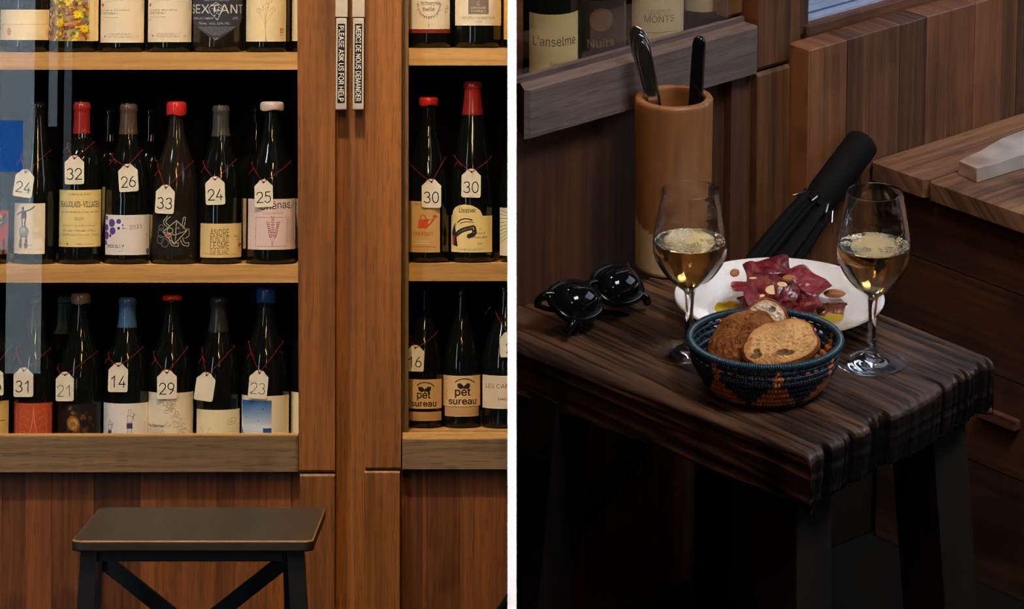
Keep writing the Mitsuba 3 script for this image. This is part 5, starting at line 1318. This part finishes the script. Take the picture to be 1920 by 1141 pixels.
def bread(M, w, h, th, seed, label, crumb_c, holes=90, heel=False):
    r2 = np.random.default_rng(seed); na_, nr = 220, 48; a_ = np.arange(na_) * 2 * np.pi / na_
    R_ = (np.abs(np.cos(a_) / (w / 2)) ** 2.5 + np.abs(np.sin(a_) / np.where(np.sin(a_) > 0, h * .62, h * .38)) ** 2.3) ** (-1 / 2.4) * (1 + .22 * (meshkit.fbm(np.c_[np.cos(a_) * 1.7, np.sin(a_) * 1.7, a_ * 0], 3, seed) - .5))
    hs = [(r2.uniform(-.40, .40) * w, r2.uniform(-.28, .45) * h, (r2.uniform(.003, .0055) if k < 4 else r2.uniform(.0006, .0017))) for k in range(holes)]
    faces_v, faces_c = [], []
    for sgn in (1, -1):
        f_ = np.linspace(0, 1, nr) ** .8; x = (f_[:, None] * R_ * np.cos(a_)); y = f_[:, None] * R_ * np.sin(a_)
        z_ = th / 2 + .0022 * (meshkit.fbm(P3(x * 190, y * 190, x * 0 + sgn * 9), 4, seed) - .5) + .0018 * (meshkit.fbm(P3(x * 520, y * 520, x * 0 + sgn * 4), 2, seed + 21) - .5) - .0012 * f_[:, None] ** 6
        pit = np.zeros_like(x)
        for hx, hy, hr in hs: d_ = np.hypot((x - hx) * (1 + .3 * math.sin(hx * 900)), (y - hy) * 1.25) / hr; pit = np.maximum(pit, np.clip(1 - d_ ** 2, 0, 1) ** .5 * hr * .9)
        z_ = z_ - pit; n1 = meshkit.fbm(P3(x * 120, y * 120, x * 0 + sgn), 4, seed + 3)
        c_ = S(*crumb_c) * (.78 + .3 * n1 + .5 * (meshkit.fbm(P3(x * 420, y * 420, x * 0 + sgn), 3, seed + 13) - .5))[..., None]; toast = np.clip((f_[:, None] + 0 * x - .74) / .26, 0, 1)[..., None] ** 2; c_ = c_ * (1 - .7 * toast) + S(166, 98, 40) * .7 * toast
        brown = (np.clip((meshkit.fbm(P3(x * 48, y * 60, x * 0 + sgn), 3, seed + 17) - .46) * 4, 0, 1) * .6)[..., None]; c_ = c_ * (1 - brown) + S(150, 88, 38) * brown * (.7 + .6 * n1)[..., None]
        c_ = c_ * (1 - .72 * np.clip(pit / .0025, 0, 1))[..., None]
        if heel and sgn > 0: z_ = z_ + .012 * (1 - f_[:, None] ** 2.2) + .009 * (meshkit.fbm(P3(x * 55, y * 90, x * 0), 4, seed + 9) - .5); c_ = S(128, 76, 38) * (.45 + 1.1 * meshkit.fbm(P3(x * 90, y * 90, x * 0), 4, seed + 6))[..., None]
        faces_v.append(P3(x, y, z_ * sgn)); faces_c.append(c_)
    i_, j_ = np.meshgrid(np.arange(nr - 1), np.arange(na_), indexing='ij'); q_ = np.stack([i_ * na_ + j_, (i_ + 1) * na_ + j_, (i_ + 1) * na_ + (j_ + 1) % na_, i_ * na_ + (j_ + 1) % na_], -1).reshape(-1, 4); f = np.vstack([q_[:, [0, 1, 2]], q_[:, [0, 2, 3]]])
    t = thing('bread_slice', label, 'bread', 'bread slices in the coiled basket')
    top, bot = faces_v[0].reshape(-1, 3), faces_v[1].reshape(-1, 3)
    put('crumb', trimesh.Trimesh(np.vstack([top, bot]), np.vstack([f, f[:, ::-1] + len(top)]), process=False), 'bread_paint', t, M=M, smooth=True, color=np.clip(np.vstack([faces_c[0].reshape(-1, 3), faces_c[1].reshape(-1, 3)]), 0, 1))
    ks = 9; u_ = np.linspace(0, 1, ks); e0, e1 = faces_v[0][-1], faces_v[1][-1]; bul = np.sin(u_ * np.pi) * .0028
    nrm = np.c_[np.cos(a_), np.sin(a_), a_ * 0]; v = e0[None] * (1 - u_)[:, None, None] + e1[None] * u_[:, None, None] + nrm[None] * (bul + .0003)[:, None, None]
    v = v + nrm[None] * (.0022 * (meshkit.fbm(v * 130, 3, seed + 8) - .5))[..., None]; nn_ = meshkit.fbm(v * [90, 90, 40], 3, seed + 6)
    c_ = S(120, 68, 32) * (.55 + .95 * nn_)[..., None]
    i_, j_ = np.meshgrid(np.arange(ks - 1), np.arange(na_), indexing='ij'); q_ = np.stack([i_ * na_ + j_, (i_ + 1) * na_ + j_, (i_ + 1) * na_ + (j_ + 1) % na_, i_ * na_ + (j_ + 1) % na_], -1).reshape(-1, 4)
    put('crust', trimesh.Trimesh(v.reshape(-1, 3), np.vstack([q_[:, [0, 1, 2]], q_[:, [0, 2, 3]]]), process=False), 'bread_paint', t, M=M, smooth=True, color=np.clip(c_.reshape(-1, 3), 0, 1))


bread(frame_of(onR(1466, 655, ZT + .048), (.95, .12, .16), (.10, -.50, .85)), .088, .047, .014, 3, 'bread slice with its holed crumb facing the viewer, front of the basket', (206, 158, 100))
bread(frame_of(onR(1400, 645, ZT + .042), (.80, .30, .55), (-.42, -.62, .70)), .086, .050, .016, 5, 'bread heel showing its brown outer crust at the left of the basket', (200, 160, 116), 30, True)
bread(frame_of(onR(1446, 615, ZT + .052), (.85, .2, .48), (.2, -.70, .6)), .046, .042, .016, 8, 'bread slice with pale torn crumb standing at the back of the basket', (222, 204, 176))

# ---- sunglasses
sgk = thing('sunglasses', 'glossy black sunglasses lying beside the wooden cup at the left', 'sunglasses')
la, lb = onR(1064, 570, ZT + .0335), onR(1170, 530, ZT + .0335); X_ = (lb - la); half = np.linalg.norm(X_) / 2
Msg = frame_of((la + lb) / 2, X_, (-.1, -.74, .66)) @ np.diag([1.06, 1.06, 1.25, 1])
half = .031
th_ = np.linspace(0, 2 * np.pi, 64, endpoint=False)


def lens_outline(sgn, k=1.0):
    x = .0275 * k * np.sign(np.cos(th_)) * np.abs(np.cos(th_)) ** .82; y = .0225 * k * np.sign(np.sin(th_)) * np.abs(np.sin(th_)) ** .82
    return x + sgn * half * 1.0 + sgn * .003 * (y > 0) * (np.abs(np.sin(th_))), y


for sgn in (-1, 1):
    rings_ = []
    for f_, zz_ in ((1, 0), (.96, .0035), (.86, .0078), (.7, .0118), (.5, .0146), (.25, .0162)):
        x, y = lens_outline(sgn, f_); rings_.append(np.c_[x + sgn * half * (0), y, np.full(64, zz_)])
    v = np.vstack(rings_ + [[[sgn * half, 0, .0167]], [[sgn * half, 0, -.001]]]); f = []
    for k in range(5):
        for i in range(64): a0, a1 = k * 64 + i, k * 64 + (i + 1) % 64; f += [[a0, a1, a1 + 64], [a0, a1 + 64, a0 + 64]]
    for i in range(64): f += [[5 * 64 + i, 5 * 64 + (i + 1) % 64, 384], [(i + 1) % 64, i, 385]]
    put('lens', trimesh.Trimesh(v, f, process=False), 'black_gloss', sgk, M=Msg, smooth=True)
    x, y = lens_outline(sgn, 1.05); put('rim', tube(np.c_[x, y, np.full(64, .0005)], .0034, 10, closed=True), 'black_gloss', sgk, M=Msg, smooth=True)
    hx = sgn * (half + .027)
    put('end_piece', tube(curve([(hx - sgn * .008, .013, .001), (hx + sgn * .001, .0185, .0), (hx + sgn * .007, .019, -.005), (hx + sgn * .006, .017, -.012)], 14), np.linspace(.0048, .0034, 14 if False else len(curve([(hx - sgn * .008, .013, .001), (hx + sgn * .001, .0185, .0), (hx + sgn * .007, .019, -.005), (hx + sgn * .006, .017, -.012)], 14))), 10), 'black_gloss', sgk, M=Msg, smooth=True)
    arm = curve([(hx + sgn * .005, .017, -.012), (hx - sgn * .01, .012, -.017), (hx - sgn * .05, -.004, -.0185), (hx - sgn * .085, -.016, -.020), (hx - sgn * .098, -.026, -.018)], 30)
    put('temple', strap(arm, .006, .0032, (0, 0, 1), 10), 'black_gloss', sgk, M=Msg, smooth=True)
    put('foot', tube(curve([(hx - sgn * .010, -.016, 0), (hx - sgn * .002, -.0235, -.002), (hx + sgn * .003, -.026, -.008)], 10), .0040, 10), 'black_gloss', sgk, M=Msg, smooth=True)
put('bridge', tube(curve([(-.009, .007, .001), (-.004, .0115, .003), (.004, .0115, .003), (.009, .007, .001)], 14), .0036, 10), 'black_gloss', sgk, M=Msg, smooth=True)
